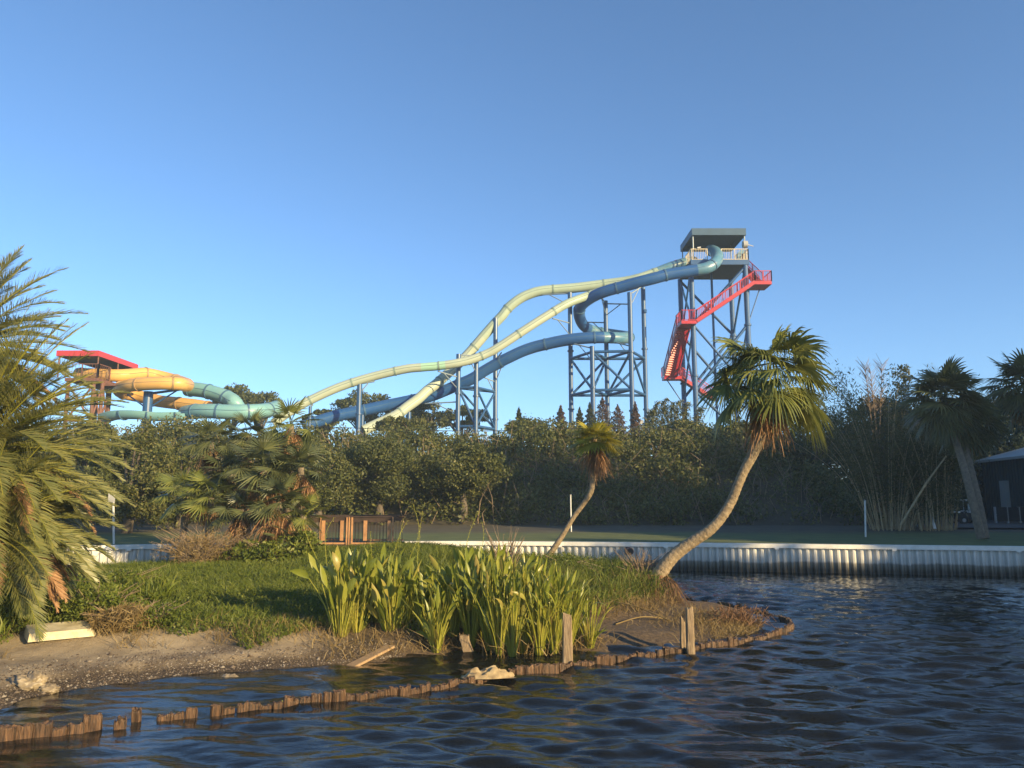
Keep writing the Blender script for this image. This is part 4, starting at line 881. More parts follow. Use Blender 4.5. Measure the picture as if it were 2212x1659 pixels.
ft(1945, 775, 860, 48, 42, 'bamboo_leaf', 'slim sprig topped tree above the bamboo', seed=15, per=34, leaf=.2, ncl=16, clr=.35, tr=.05)
ft(290, 905, 1165, 33, 250, 'hedge', 'bushy tree between the feather palms and the palm thicket', seed=16, per=330, leaf=.14, ncl=60, clr=.55)
ft(205, 895, 1120, 36, 150, 'hedge', 'bushy tree below the red roofed slide tower', seed=17, per=260, leaf=.15, ncl=44, clr=.5)
ft(400, 915, 1160, 36, 180, 'hedge', 'dense bush behind the leftmost thicket palms', seed=18, per=260, leaf=.15, ncl=50, clr=.5)
ft(820, 935, 1100, 42.2, 200, 'oak', 'large rounded bush bulging from the bank right of the thicket', seed=19, per=420, leaf=.16, ncl=60, clr=.8)
ft(690, 940, 1120, 40, 170, 'hedge', 'bush on the bank above the footbridge', seed=20, per=300, leaf=.15, ncl=50, clr=.6)
ft(1000, 950, 1080, 42.5, 220, 'hedge', 'spreading shrub with sunlit leaves in the middle of the bank', seed=24, per=330, leaf=.16, ncl=60, clr=.6)
# conifers
def conifer(x, ytop, D, H, w, mat, lab, seed):
    t_ = U(x, ytop, D); r = np.random.default_rng(seed); root = thing('conifer_tree', (t_.x, D, farz(t_.x, D)), lab, 'conifer', 'narrow conifers beyond the bank'); n = 2600
    q = r.uniform(0, 1, n) ** .7; tier = np.floor(q * 14) / 14 + r.normal(0, .022, n); rad = w * (np.clip(tier, .001, 2) ** .6) * r.uniform(.2, 1.15, n) ** .6 * (1 + .3 * np.sin(tier * 47)); az = np.floor(r.uniform(0, 9, n)) * .7 + tier * 17 + r.normal(0, .16, n)
    C = np.stack([t_.x + rad * np.cos(az), D + rad * np.sin(az), t_.z - tier * H + .22 * rad], -1)
    np_obj('crown', leafquads(C, .26, .08, -.2, r), quadidx(n), M[mat], root); b = MB(); b.tube([(t_.x, D, farz(t_.x, D)), (t_.x, D, t_.z)], [.14, .02], 6); b.build('trunk', M['bark'], root)
for a_ in ((1121, 884, 70, 3.0, .5, 'conifer_green', 'pale slim conifer left of the five legged tower', 1), (1211, 880, 70, 3.6, .75, 'conifer', 'brown conifer just left of the five legged tower', 2), (1252, 884, 72, 3.2, .62, 'conifer_green', 'green conifer between the first legs of the tower', 3), (1274, 874, 72, 3.9, .7, 'conifer_green', 'dark conifer above the yellow palm crown', 4),
           (1301, 862, 74, 4.9, 1.2, 'conifer', 'tallest red brown conifer between the tower legs', 5), (1334, 878, 74, 4, 1.1, 'conifer', 'red brown conifer right of the tallest one', 6), (1372, 872, 74, 4, .7, 'conifer', 'brown conifer behind the front right tower leg', 7)): conifer(*a_)
# feathery bamboo tops left of the tall tower
for k, (x, yt) in enumerate(((1408, 868), (1425, 862), (1440, 868), (1455, 866), (1472, 870), (1500, 880), (1395, 885))):
    t_ = U(x, yt, 60); r = np.random.default_rng(80 + k); g0 = farz(t_.x, 60); root = thing('bamboo_shoot', (t_.x, 60, g0), ('feathery bamboo plume second from the left behind the bank', 'feathery bamboo plume third from the left behind the bank', 'feathery bamboo plume fourth from the left, between steel legs', 'feathery bamboo plume fifth from the left behind the bank', 'feathery bamboo plume touching the tall tower leg', 'bamboo plume just right of the tall tower front leg', 'leftmost feathery bamboo plume, next to the control box leg')[k], 'bamboo', 'bamboo plumes behind the bank')
    n = 620; q = r.uniform(0, 1, n); zz = t_.z - q * (t_.z - g0) * .75; C = np.stack([t_.x + r.normal(0, 1, n) * (.12 + .4 * q) + .5 * (1 - q) ** 2, 60 + r.normal(0, .35, n), zz], -1)
    np_obj('leaves', leafquads(C, .34, .085, .4, r), quadidx(n), M['bamboo_leaf'], root); b = MB(); b.tube([(t_.x, 60, g0), (t_.x, 60, g0 + (t_.z - g0) * .6), (t_.x + .4, 60, t_.z)], [.05, .04, .01], 5); b.build('culm', M['culm'], root)
# ------------------------------------------------------------ big bamboo clumps at right
def bamboo(x0, x1, lab, n, seed, spread, D=36, hmin=800, hmax=960):
    r = random.Random(seed); rn = np.random.default_rng(seed); c = U((x0 + x1) / 2, 1142, D); gz_ = farz(c.x, D); root = thing('bamboo_clump', (c.x, D, gz_), lab, 'bamboo'); LP = []
    for i in range(n):
        u = (i + r.random()) / n; xb = x0 + (x1 - x0) * u; yb = D + r.uniform(-1.2, 1.4); a_ = U(xb, 1142, yb); a_.z = farz(a_.x, yb); xt = xb + (u - .5) * spread + r.gauss(0, 26); tpz = U(xt, r.uniform(hmin, hmax), yb); ctr = a_.lerp(tpz, .5) + Vector(((a_.x - tpz.x) * .18, 0, .2))
        pts = resample(catmull([a_, ctr, tpz], 6), .45); b = MB(); rr = r.uniform(.018, .034); b.tube(pts, [rr * (1 - .75 * j / len(pts)) for j in range(len(pts))], 6, cap=False); b.build('culm', M['culm'], root)
        for q in pts[int(len(pts) * .32):]:
            if r.random() < .75:
                m_ = r.randrange(20, 70); LP.append(np.array(q[:]) + rn.normal(0, .3, (m_, 3)))
    P = np.concatenate(LP); np_obj('leaves', leafquads(P, .21, .045, .5, rn), quadidx(len(P)), M['bamboo_leaf'], root)
bamboo(1880, 1975, 'wide clump of pale bamboo stems fanning out in the bank corner', 62, 5, 330)
bamboo(1985, 2066, 'narrower upright clump of pale bamboo stems beside the crossed palms', 44, 6, 90, 35.5, 900, 1000)
b = MB(); b.tube([U(1945, 1135, 33.8), U(2000, 1045, 33.8), U(2044, 985, 33.8)], [.05, .05, .03], 8); tag(b.build('fallen_culm', M['culm'], origin=U(1945, 1135, 33.8)), 'thick dead bamboo stem leaning diagonally across the clumps', 'bamboo stem')
for k, (x, yt, xb, yb) in enumerate(((1868, 790, 1885, 930), (1905, 786, 1900, 940), (1880, 800, 1893, 930))):
    t_ = U(x, yt, 38); a_ = U(xb, yb, 38); r = random.Random(k); b = MB(); b.tube([a_ - Vector((0, 0, 4)), a_, t_], [.05, .035, .006], 5)
    for i in range(70):
        q = t_.lerp(a_, r.uniform(0, .75)); sg = r.choice((-1, 1)); b.tube([q, q + Vector((sg * r.uniform(.15, .45), r.uniform(-.2, .2), r.uniform(.25, .6)))], [.012, .004], 3, cap=False)
    tag(b.build('bare_sapling', M['twig'], origin=a_ - Vector((0, 0, 4))), ('bare twiggy stem leftmost above the bamboo', 'tall bare branching stem above the middle of the bamboo', 'short bare stem between the two taller bare ones')[k], 'sapling')

# ------------------------------------------------------------ green shed, cart
gz1 = farz(31, 46); A = Vector((31.0, 51, 0)); Bq = Vector((28.6, 37, 0)); d_ = (Bq - A).normalized(); nn = Vector((d_.y, -d_.x, 0));  ZT = 4.85
SHED = thing('metal_shed', (31, 46, gz1), 'long dark green metal shed behind the crossed palms at the right edge', 'shed')
b = MB()
back = Vector((16, 0, 0))
cs = [A, Bq, Bq + back, A + back]
for i in range(4): a_, c_ = cs[i], cs[(i + 1) % 4]; b.quad((a_.x, a_.y, gz1 - .3), (c_.x, c_.y, gz1 - .3), (c_.x, c_.y, ZT), (a_.x, a_.y, ZT))
L = (Bq - A).length; q = 0.3
while q < L:
    c_ = A + d_ * q; b.box((c_.x, c_.y, (gz1 + ZT) / 2), (.05, .05, ZT - gz1), math.atan2(d_.y, d_.x)); q += .38
b.build('wall', M['shed'], SHED)
b = MB(); rise = 2.2
e0 = A + Vector((-.35, .4, 0)); e1 = Bq + Vector((-.35, -.4, 0)); r0 = A + Vector((8, .4, 0)); r1 = Bq + Vector((8, -.4, 0)); f0 = A + Vector((16.4, .4, 0)); f1 = Bq + Vector((16.4, -.4, 0))
def zz(v, z): return (v.x, v.y, z)
b.quad(zz(e0, ZT), zz(e1, ZT), zz(r1, ZT + rise), zz(r0, ZT + rise)); b.quad(zz(r0, ZT + rise), zz(r1, ZT + rise), zz(f1, ZT), zz(f0, ZT)); b.quad(zz(e0, ZT - .16), zz(e1, ZT - .16), zz(e1, ZT), zz(e0, ZT))
b.build('roof', M['shed_trim'], SHED)
b = MB(); q = A + d_ * 3.2; b.box((q.x - .12, q.y, gz1 + 1.3), (.3, .7, 2.4), math.atan2(d_.y, d_.x) - PI / 2); b.build('duct', M['shed_trim'], SHED)
for s_, zc in ((7.6, gz1 + 1.05), (8.0, gz1 + 1.05)):
    q = A + d_ * s_; b = MB(); b.box((q.x - .07, q.y, zc), (.03, .3, .28), math.atan2(d_.y, d_.x) - PI / 2); b.build('notice', M['pole'], SHED)
for s_, zc in ((6.9, ZT - 1.1), (8.2, ZT - .35)):
    q = A + d_ * s_; b = MB(); b.box((q.x - .15, q.y, zc), (.2, .3, .1), math.atan2(d_.y, d_.x) - PI / 2); b.build('lamp', M['pole'], SHED)
# service barrier in front of the shed
BR = thing('barrier', (27.5, 43.5, gz1), 'low black barrier with grey posts in front of the green shed', 'barrier')
for i in range(4):
    q = U(2150 + i * 26, 1120, 43.5); b = MB(); b.box((q.x + .3, 43.5, gz1 + .55), (.62, .3, .75)); b.build('panel', M['tyre'], BR)
    b = MB(); b.box((q.x - .04, 43.4, gz1 + .5), (.1, .1, .9)); b.build('post', M['grey_metal'], BR)
# driveway
b = MB(); g0 = [U(2085, 1142, 37.5), U(2215, 1146, 36.5)]
pts = [(19.5, 37.0), (30, 35.5), (40, 35), (40, 56), (22, 56), (19.5, 47)]
b.poly([(x, y, HT + .115 + .004) for x, y in pts]); tag(b.build('driveway', M['asphalt']), kind='structure')
# golf cart
cc = U(2088, 1128, 43.5); cc.z = gz1; CT = thing('utility_cart', cc, 'small white golf cart parked left of the green shed', 'golf cart')
b = MB(); b.box(cc + Vector((0, 0, .42)), (1.25, .95, .28)); b.box(cc + Vector((-.35, 0, .62)), (.35, .85, .16)); b.build('body', M['tyre'], CT)
b = MB(); b.box(cc + Vector((-.5, 0, .66)), (.42, .8, .09)); b.build('hood', M['white'], CT)
b = MB(); b.box(cc + Vector((.18, 0, .68)), (.45, .8, .12)); b.box(cc + Vector((.42, 0, .92)), (.1, .8, .4)); b.build('seat', M['white'], CT)
b = MB(); b.box(cc + Vector((.08, 0, 1.32)), (.95, 1.0, .06)); b.build('roof', M['white'], CT)
for sx in (-.34, .5):
    for sy in (-.42, .42): b = MB(); b.tube([cc + Vector((sx, sy, .6)), cc + Vector((sx, sy, 1.3))], .02, 6); b.build('roof_post', M['grey_metal'], CT)
for sx in (-.42, .4):
    for sy in (-.46, .46): b = MB(); b.tube([cc + Vector((sx, sy - .06, .22)), cc + Vector((sx, sy + .06, .22))], .22, 14); wh = b.build('wheel', M['tyre'], CT); b = MB(); b.tube([cc + Vector((sx, sy - .068, .22)), cc + Vector((sx, sy + .068, .22))], .11, 10); b.build('rim', M['grey_metal'], wh)

# ------------------------------------------------------------ slides
def slide(name, lab, segs, pts, rad, flange_mat, flange_step, seam=True, group=None, flat=False):
    """pts = (x, y, depth) read from the photo plus the depth worked out from what passes in front of what"""
    P = resample(catmull([U(*q) for q in pts], 8), .22); n = len(P); root = thing(name, P[0], lab, 'water slide', group); N = 22
    fr = []
    for i, q in enumerate(P):
        t_ = (P[min(i + 1, n - 1)] - P[max(i - 1, 0)]).normalized(); s_ = t_.cross(Vector((0, 0, 1))).normalized(); fr.append((q, t_, s_, s_.cross(t_)))
    cuts = [0.0] + [c for _, c in segs]
    for k, (mt, fend) in enumerate(segs):
        i0 = int(cuts[k] * (n - 1)); i1 = int(fend * (n - 1)); V = []; F = []
        a0, a1 = (0, 2 * PI) if not flat else (PI * .98, PI * 2.02)
        m_ = N if not flat else N // 2
        for rr in ((rad,) if not flat else (rad, rad * .93)):
            k0 = len(V)
            for i in range(i0, i1 + 1):
                q, t_, s_, u_ = fr[i]
                for j in range(m_ + 1):
                    a = a0 + (a1 - a0) * j / m_; V.append(tuple(q + s_ * math.cos(a) * rr + u_ * math.sin(a) * rr))
            for i in range(i1 - i0):
                for j in range(m_): a_ = k0 + i * (m_ + 1) + j; F.append((a_, a_ + 1, a_ + m_ + 2, a_ + m_ + 1))
        np_obj('tube_section' if not flat else 'flume_section', V, F, M[mt], root, smooth=True)
    st = int(flange_step / .22)
    for i in range(2, n - 1, st):
        q, t_, s_, u_ = fr[i]; b = MB(); rr = rad * 1.09; w = .075
        if flat:
            for j in range(10):
                a = PI + PI * j / 10; c2 = PI + PI * (j + 1) / 10
                b.bar(q + s_ * math.cos(a) * rr + u_ * math.sin(a) * rr, q + s_ * math.cos(c2) * rr + u_ * math.sin(c2) * rr, .09)
        else:
            k0 = 0
            for (off, r0) in ((-w, rad * .97), (-w, rr), (w, rr), (w, rad * .97)):
                for j in range(N): a = 2 * PI * j / N; b.v.append(tuple(q + t_ * off + s_ * math.cos(a) * r0 + u_ * math.sin(a) * r0))
            for h in range(3):
                for j in range(N): a_ = h * N + j; c_ = h * N + (j + 1) % N; b.f.append((a_, c_, c_ + N, a_ + N))
        b.build('flange', M[flange_mat], root)
    if seam and not flat:
        b = MB()
        for sg in (-1, 1): b.tube([q + s_ * sg * rad * 1.0 + u_ * rad * .12 for q, t_, s_, u_ in fr[::2]], .028, 4, cap=False)
        b.build('seam_ridge', M[flange_mat], root)
    return fr
C_ = [(1534, 540, 80.4), (1546, 545, 79), (1550, 556, 77.4), (1543, 569, 76.4), (1526, 579, 76), (1501, 584, 76), (1471.5, 588.5, 76), (1442, 593.5, 76), (1412, 601.5, 76), (1382, 609, 76.2), (1353, 617, 76.6), (1309, 629, 77.2), (1279.5, 641.5, 78), (1257, 658.5, 79), (1250.5, 675, 80), (1254, 692, 81), (1264, 706, 82),
      (1281, 715, 82.8), (1305, 720, 83), (1332, 724, 82.6), (1352, 727, 81.4), (1358, 729, 79.8), (1347, 730.3, 78.4), (1321.7, 729.5, 77.6), (1296, 729, 77.2), (1269, 730, 77.2), (1239, 732.5, 77.4), (1210, 737, 77.7), (1182, 743, 78), (1155, 749.5, 78.3), (1127.6, 759, 78.5), (1102, 771, 78.7), (1077, 783.5, 79), (1045, 802, 79.3), (1020, 818, 79.5), (992.6, 830, 79.8), (961.6, 843.5, 80), (932, 855, 80), (893, 864, 80), (834.7, 876, 80), (776, 888.5, 79.5), (727, 898.5, 79), (688, 910, 78.5), (655, 922, 78)]
slide('water_slide', 'blue tube slide leaving the tower front and looping round before sinking left', [('aqua', .11), ('blue', .36), ('aqua', .52), ('blue', 1.0)], C_, .60, 'seamb', 5.2)
A_ = [(1500, 565, 82), (1480, 567, 80.6), (1453, 575, 80), (1437, 581, 80), (1414, 590, 80), (1382, 601, 80), (1351, 608, 80.4), (1309, 613.5, 80.8), (1241.5, 622, 81), (1172, 628, 81), (1140, 637, 81), (1119, 648, 81), (1098, 665, 81), (1085, 681.5, 81), (1068.5, 699, 81), (1043, 728, 81), (1013.7, 762, 81), (990, 786, 80.8), (971.4, 803, 80.3), (944, 828, 79.5), (922.6, 844, 79), (903, 862, 78.5), (879.6, 879, 78), (854, 898, 77.5), (815, 916, 77), (785, 930, 76.5)]
slide('water_slide', 'pale green tube slide with the steep drop, topmost of the three', [('aqua', .13), ('green', .62), ('cream', 1.0)], A_, .53, 'seamg', 5.6)
B_ = [(1500, 578, 82.4), (1470, 586, 81.5), (1440, 594, 80.5), (1400, 605, 79.5), (1360, 614, 79), (1330, 622, 78.6), (1290, 632, 78.2), (1262.6, 641.6, 78), (1224.6, 656.4, 77.4), (1188.8, 677.5, 77), (1136, 711, 76.6), (1077, 750, 76.4), (1051.7, 764, 76.4), (1018, 777, 76.2), (982, 785.5, 76), (944, 790.8, 76), (909, 793.7, 76), (871.8, 798, 76), (801.5, 814.5, 76), (731, 837, 75.8), (663, 868, 75.5), (625, 890, 75.3), (590, 915, 75)]
slide('water_slide', 'cream tube slide with one mint section, middle one, ending far left', [('green', .36), ('cream', .63), ('mint', .683), ('cream', 1.0)], B_, .44, 'seamg', 4.4)

# support frames ---------------------------------------------------------
def col(root, x, ytop, D, r_=.24, zb=None):
    t_ = U(x, ytop, D); zb = farz(t_.x, D) if zb is None else zb; b = MB(); b.tube([(t_.x, D, zb), (t_.x, D, t_.z)], r_, 14); co = b.build('column', M['steel'], root, smooth=False)
    for z in (zb + (t_.z - zb) * .33, zb + (t_.z - zb) * .66): b = MB(); b.tube([(t_.x, D, z - .08), (t_.x, D, z + .08)], r_ * 1.4, 14); b.build('collar', M['steel'], co)
    return t_
def zat(x, y, D): return U(x, y, D).z
T1 = thing('slide_support_tower', (U(1310, 900, 78).x, 78, farz(12, 78)), 'blue steel frame with five columns under the looping blue slide', 'steel support')
cols = {'BL': (1231, 632, 79.8), 'FL': (1279, 748, 76), 'BM': (1308, 650, 79.8), 'FR': (1360, 632, 75.6), 'BR': (1389, 622, 79.8)}
cp_ = {k: col(T1, *v) for k, v in cols.items()}
def ringz(k, z): q = cp_[k]; return Vector((q.x, q.y, z))
zu = zat(1300, 775, 79.8); zl = zat(1300, 854, 79.8)
def brace(root, a, c, r_=.13, name='brace', mt='steel'): b = MB(); b.tube([a, c], r_, 8, cap=False); b.build(name, M[mt], root, smooth=True)
for z in (zu, zl):
    for a_, c_ in (('BL', 'BM'), ('BM', 'BR'), ('FL', 'FR'), ('BL', 'FL'), ('FL', 'BM'), ('BM', 'FR'), ('FR', 'BR')): brace(T1, ringz(a_, z), ringz(c_, z), .15, 'crossbeam')
for a_, c_, up_ in (('BL', 'FL', 1), ('BM', 'BL', 1), ('FL', 'FR', 1), ('BM', 'FL', 1), ('FR', 'BM', 1), ('BR', 'BM', 1), ('FR', 'BR', 1)): brace(T1, ringz(a_, zu), ringz(c_, zl), .13)
def arm(root, a, c, k): # bracket arm with strut
    a = Vector(a); c = Vector(c); brace(root, a, c, .07, 'bracket_arm', 'steel_light'); brace(root, a - Vector((0, 0, 1.3)), a.lerp(c, .72), .05, 'bracket_strut', 'steel_light')
arm(T1, cp_['FR'] - Vector((0, 0, .2)), U(1388, 618, 76.3), 0); arm(T1, U(1362, 735, 75.6) - Vector((0, 0, .6)), U(1330, 740, 77.5), 0)
arm(T1, cp_['BL'] - Vector((0, 0, .1)), U(1168, 637, 80.9), 0); arm(T1, U(1231, 698, 79.8), U(1194, 688, 77.2), 0)
arm(T1, cp_['FL'] - Vector((0, 0, .2)), U(1240, 743, 77.2), 0); arm(T1, cp_['BM'] - Vector((0, 0, .2)), U(1296, 640, 77.6), 0); arm(T1, U(1308, 697, 79.8), U(1270, 696, 81), 0); arm(T1, cp_['BM'] - Vector((0, 0, .3)), U(1355, 657, 76), 0)
q = U(1394, 672, 79.5); b = MB(); b.box(q, (.25, .3, .35)); b.build('flood_lamp', M['steel'], T1)
q = U(1386, 912, 79.5); b = MB(); b.box(q, (.35, .2, .4)); b.build('control_box', M['grey_metal'], T1)
T2 = thing('slide_support_tower', (U(1030, 900, 78).x, 78, farz(-3, 78)), 'blue steel frame with three columns where the slides cross', 'steel support')
cp_ = {'L': col(T2, 990.6, 765, 77.7), 'F': col(T2, 1029, 774, 77.3), 'R': col(T2, 1070.5, 687, 80.6)}
zu = zat(1030, 842, 79); zl = zat(1030, 924, 79)
for z in (zu, zl):
    for a_, c_ in (('L', 'F'), ('F', 'R'), ('L', 'R')): brace(T2, ringz(a_, z), ringz(c_, z), .14, 'crossbeam')
for a_, c_ in (('L', 'F'), ('F', 'R'), ('R', 'F'), ('L', 'R')): brace(T2, ringz(a_, zu), ringz(c_, zl), .12)
arm(T2, cp_['L'] - Vector((0, 0, .1)), U(1024, 768, 80.6), 0); arm(T2, U(990.6, 815, 77.7), U(946, 802, 76.2), 0); arm(T2, cp_['F'] - Vector((0, 0, .2)), U(1014, 788, 76.5), 0); arm(T2, U(1070, 778, 80.6), U(1083, 762, 76.8), 0)
arm(T2, U(1070, 800, 80.6), U(1088, 792, 79), 0); arm(T2, U(1070, 825, 80.6), U(1047, 816, 79.3), 0); arm(T2, cp_['R'] - Vector((0, 0, .1)), U(1087, 694, 81), 0)
arm(T2, U(990, 868, 77.7), U(918, 872, 79), 0)
for (x, yt, D, rr, lab, ax, ay, aD) in ((777, 829, 76, .26, 'lone blue column carrying the cream slide', 809, 824, 76), (883.5, 890, 78, .22, 'lone blue column under the lower pale green slide', 880, 888, 78), (670.5, 878, 75.6, .16, 'thin blue column at the left end of the cream slide', 676, 874, 75.6), (783, 895, 79.4, .2, 'short blue column close behind the lone column', 786, 896, 79.4)):
    t_ = U(x, yt, D); rt = thing('slide_column', (t_.x, D, farz(t_.x, D)), lab, 'steel support'); col(rt, x, yt, D, rr); brace(rt, t_, U(ax, ay, aD), .08, 'bracket_arm', 'steel_light')
    if x == 777: brace(rt, t_ - Vector((0, 0, 1)), U(795, 828, 76), .06, 'bracket_strut', 'steel_light')

# ------------------------------------------------------------ tall tower
f, bk = 78.0, 83.6
XL, XR = U(1498, 700, f).x, U(1616.5, 700, f).x
ZR1, ZR0 = U(1550, 493, f).z, U(1550, 507.5, f).z
zd1 = U(1550, 562, f).z; zd0 = U(1550, 571.5, f).z
TW = thing('slide_tower', ((XL + XR) / 2, f, farz(19, f)), 'tall blue slide launch tower with a slate canopy', 'tower')
rl, rr2 = U(1494.5, 500, f).x, U(1611.5, 500, f).x
b = MB(); c0 = [(rl, f), (rr2, f), (rr2, bk), (rl, bk)]
for i in range(4):
    a_, c_ = c0[i], c0[(i + 1) % 4]; b.quad((a_[0], a_[1], ZR0), (c_[0], c_[1], ZR0), (c_[0], c_[1], ZR1), (a_[0], a_[1], ZR1))
ap = ((rl + rr2) / 2, (f + bk) / 2, ZR1 + .75)
for i in range(4): a_, c_ = c0[i], c0[(i + 1) % 4]; b.poly([(a_[0], a_[1], ZR1 - .02), (c_[0], c_[1], ZR1 - .02), ap])
b.build('canopy', M['roofblue'], TW)
b = MB()
for (x, y) in ((rl + .15, f + .3), (rr2 - .12, f + .3), (rl + .15, bk - .3), (rr2 - .12, bk - .3)): b.tube([(x, y, zd1), (x, y, ZR1 - .1)], .07, 8)
b.build('canopy_posts', M['steel_light'], TW)
dl, dr = U(1493, 565, f).x, U(1617, 565, f).x
b = MB(); b.box(((dl + dr) / 2, (f + bk) / 2, (zd0 + zd1) / 2), (dr - dl, bk - f, zd1 - zd0)); b.build('deck', M['deckunder'], TW)
b = MB(); b.box(((dl + dr) / 2, f - .06, (zd0 + zd1) / 2), (dr - dl + .1, .1, (zd1 - zd0) + .05)); b.build('deck_beam', M['steel'], TW)
zr = U(1550, 538, f).z
def railing(root, a, c, h, mat, sp=.17, post=1.4, name='railing'):
    a = Vector(a); c = Vector(c); L = (c - a).length; b = MB(); up = Vector((0, 0, h)); b.bar(a + up, c + up, .07); b.bar(a + up * .08, c + up * .08, .05); n = int(L / sp)
    for i in range(n + 1): q = a.lerp(c, i / n); b.bar(q + up * .08, q + up, .026)
    n = max(1, round(L / post))
    for i in range(n + 1): q = a.lerp(c, i / n); b.bar(q, q + up * 1.03, .085)
    b.build(name, M[mat], root)
H_ = zr - zd1
railing(TW, (U(1495, 560, f).x, f, zd1), (U(1528, 560, f).x, f, zd1), H_, 'ivory'); railing(TW, (U(1559, 560, f).x, f, zd1), (dr, f, zd1), H_, 'ivory')
railing(TW, (dr, f, zd1), (dr, bk, zd1), H_, 'ivory'); railing(TW, (dl, bk, zd1), (dr, bk, zd1), H_, 'ivory'); railing(TW, (dl, f + .1, zd1), (dl, f + 2.4, zd1), H_, 'ivory'); railing(TW, (dl - 1.0, f + 3.0, zd1 + .1), (dl, f + 3.0, zd1 + .1), H_ * .7, 'red')
b = MB(); q = (U(1600, 550, 81).x, 81, zd1 + .75); b.box(q, (1.0, 1.0, 1.5)); b.poly([(q[0] - .6, 80.4, zd1 + 1.5), (q[0] + .6, 80.4, zd1 + 1.5), (q[0], 80.4, zd1 + 2.0)]); b.poly([(q[0] - .6, 81.6, zd1 + 1.5), (q[0] + .6, 81.6, zd1 + 1.5), (q[0], 81.6, zd1 + 2.0)])
b.quad((q[0] - .6, 80.4, zd1 + 1.5), (q[0], 80.4, zd1 + 2), (q[0], 81.6, zd1 + 2), (q[0] - .6, 81.6, zd1 + 1.5)); b.quad((q[0] + .6, 80.4, zd1 + 1.5), (q[0], 80.4, zd1 + 2), (q[0], 81.6, zd1 + 2), (q[0] + .6, 81.6, zd1 + 1.5)); b.build('attendant_booth', M['aqua'], TW)
fan_c = U(1612, 528, f - .1); b = MB(); b.tube([fan_c + Vector((-.35, 0, 0)), fan_c + Vector((.1, 0, 0))], .38, 16); b.bar(fan_c + Vector((.1, 0, 0)), fan_c + Vector((.75, 0, -.2)), .07); b.build('fan', M['grey_metal'], TW)
q = U(1511, 536, f); b = MB(); b.tube([q + Vector((-.25, -.1, 0)), q + Vector((.1, -.1, .05))], .08, 8); b.build('camera_housing', M['pole'], TW)
TC = {}
for k, x, y in (('FL', XL, f + .2), ('FR', XR, f + .2), ('BL', XL, bk - .1), ('BR', XR, bk - .1)):
    gzv = farz(x, y); b = MB(); b.tube([(x, y, gzv), (x, y, zd0)], .27, 14); co = b.build('column', M['steel'], TW)
    for q in (.25, .5, .75): z = gzv + (zd0 - gzv) * q; b = MB(); b.tube([(x, y, z - .1), (x, y, z + .1)], .37, 14); b.build('collar', M['steel'], co)
    TC[k] = (x, y)
b = MB(); xm = U(1537, 600, 81).x; b.tube([(xm, 81, farz(xm, 81)), (xm, 81, zd0)], .13, 10); b.build('riser_pipe', M['steel'], TW)
def tz(y): return U(1550, y, f).z
def dia(k1, y1, k2, y2, r_=.15): brace(TW, Vector((*TC[k1], tz(y1))), Vector((*TC[k2], tz(y2))), r_)
for (y1, y2) in ((575, 700), (700, 845)): 
    dia('FR', y1, 'FL', y2); dia('BL', y1, 'BR', y2); dia('BL', y1, 'FL', y2, .12); dia('FR', y1, 'BR', y2, .12); dia('FL', y1, 'BL', y2, .1)
dia('BR', 700, 'BL', 845); dia('FL', 845, 'FR', 960); dia('FL', 700, 'FR', 845, .12)
# red stairs
ST = thing('staircase', (U(1500, 840, 80).x, 80, farz(18, 80)), 'red zigzag steel staircase on the side of the tall tower', 'staircase')
def flight(a, c, wvec, n, rails=(True, True)):
    a = Vector(a); c = Vector(c); w = Vector(wvec); b = MB(); b.bar(a, c, .09, .34); b.bar(a + w, c + w, .09, .34); b.build('stringer', M['red'], ST); b = MB()
    run = (c - a); run.z = 0; tread = run.length / n * 1.05; ang = math.atan2(run.y, run.x)
    for i in range(n):
        q = a.lerp(c, (i + .5) / n) + w / 2; b.box(q, (tread, w.length, .15), ang)
    b.build('treads', M['red'], ST); b = MB(); dn = Vector((0, 0, -.16)); b.quad(a + dn, c + dn, c + w + dn, a + w + dn); b.quad(a + dn * 1.2, c + dn * 1.2, c + w + dn * 1.2, a + w + dn * 1.2); b.build('stair_pan', M['red'], ST)
    for k, off in enumerate((Vector((0, 0, 0)), w)):
        if rails[k]: railing(ST, a + off + Vector((0, 0, .12)), c + off + Vector((0, 0, .12)), 1.05, 'red', .19, 1.9, 'stair_railing')
def landing(x0, x1, y0, y1, z, sides):
    b = MB(); b.box(((x0 + x1) / 2, (y0 + y1) / 2, z - .17), (x1 - x0, y1 - y0, .34)); b.build('landing', M['red'], ST)
    P = [(x0, y0, z), (x1, y0, z), (x1, y1, z), (x0, y1, z)]
    for s_ in sides: railing(ST, P[s_], P[(s_ + 1) % 4], 1.08, 'red', .18, 1.0, 'landing_railing')
z1_ = U(1650, 607, 76.8).z; x1a, x1b = U(1631, 607, 76.8).x, U(1667, 607, 76.8).x; landing(x1a, x1b, 76.8, 79.2, z1_, (0, 1))
z2_ = U(1490, 692, 76.8).z; x2a, x2b = U(1472, 692, 76.8).x, U(1505, 692, 76.8).x; landing(x2a, x2b, 76.8, 79.3, z2_, (0, 3))
flight((x1a, 76.8, z1_ - .1), (x2b, 76.8, z2_ - .05), (0, 1.1, 0), 26)
flight((XR + .2, 79.6, zd1), (x1b - .5, 78.0, z1_), (.0, 1.1, 0), 12)
z3_ = U(1453, 812, 82.0).z; x3a, x3b = U(1435, 812, 82).x, U(1463, 812, 82).x; landing(x3a, x3b + .5, 82.0, 83.4, z3_, (3, 1))
flight((x2a, 79.0, z2_ - .2), (x3a, 82.0, z3_), (1.35, 0, 0), 22)
flight((x3b + .3, 82.2, z3_), (U(1540, 860, 82.5).x, 82.5, U(1540, 860, 82.5).z), (0, 1.0, 0), 14)
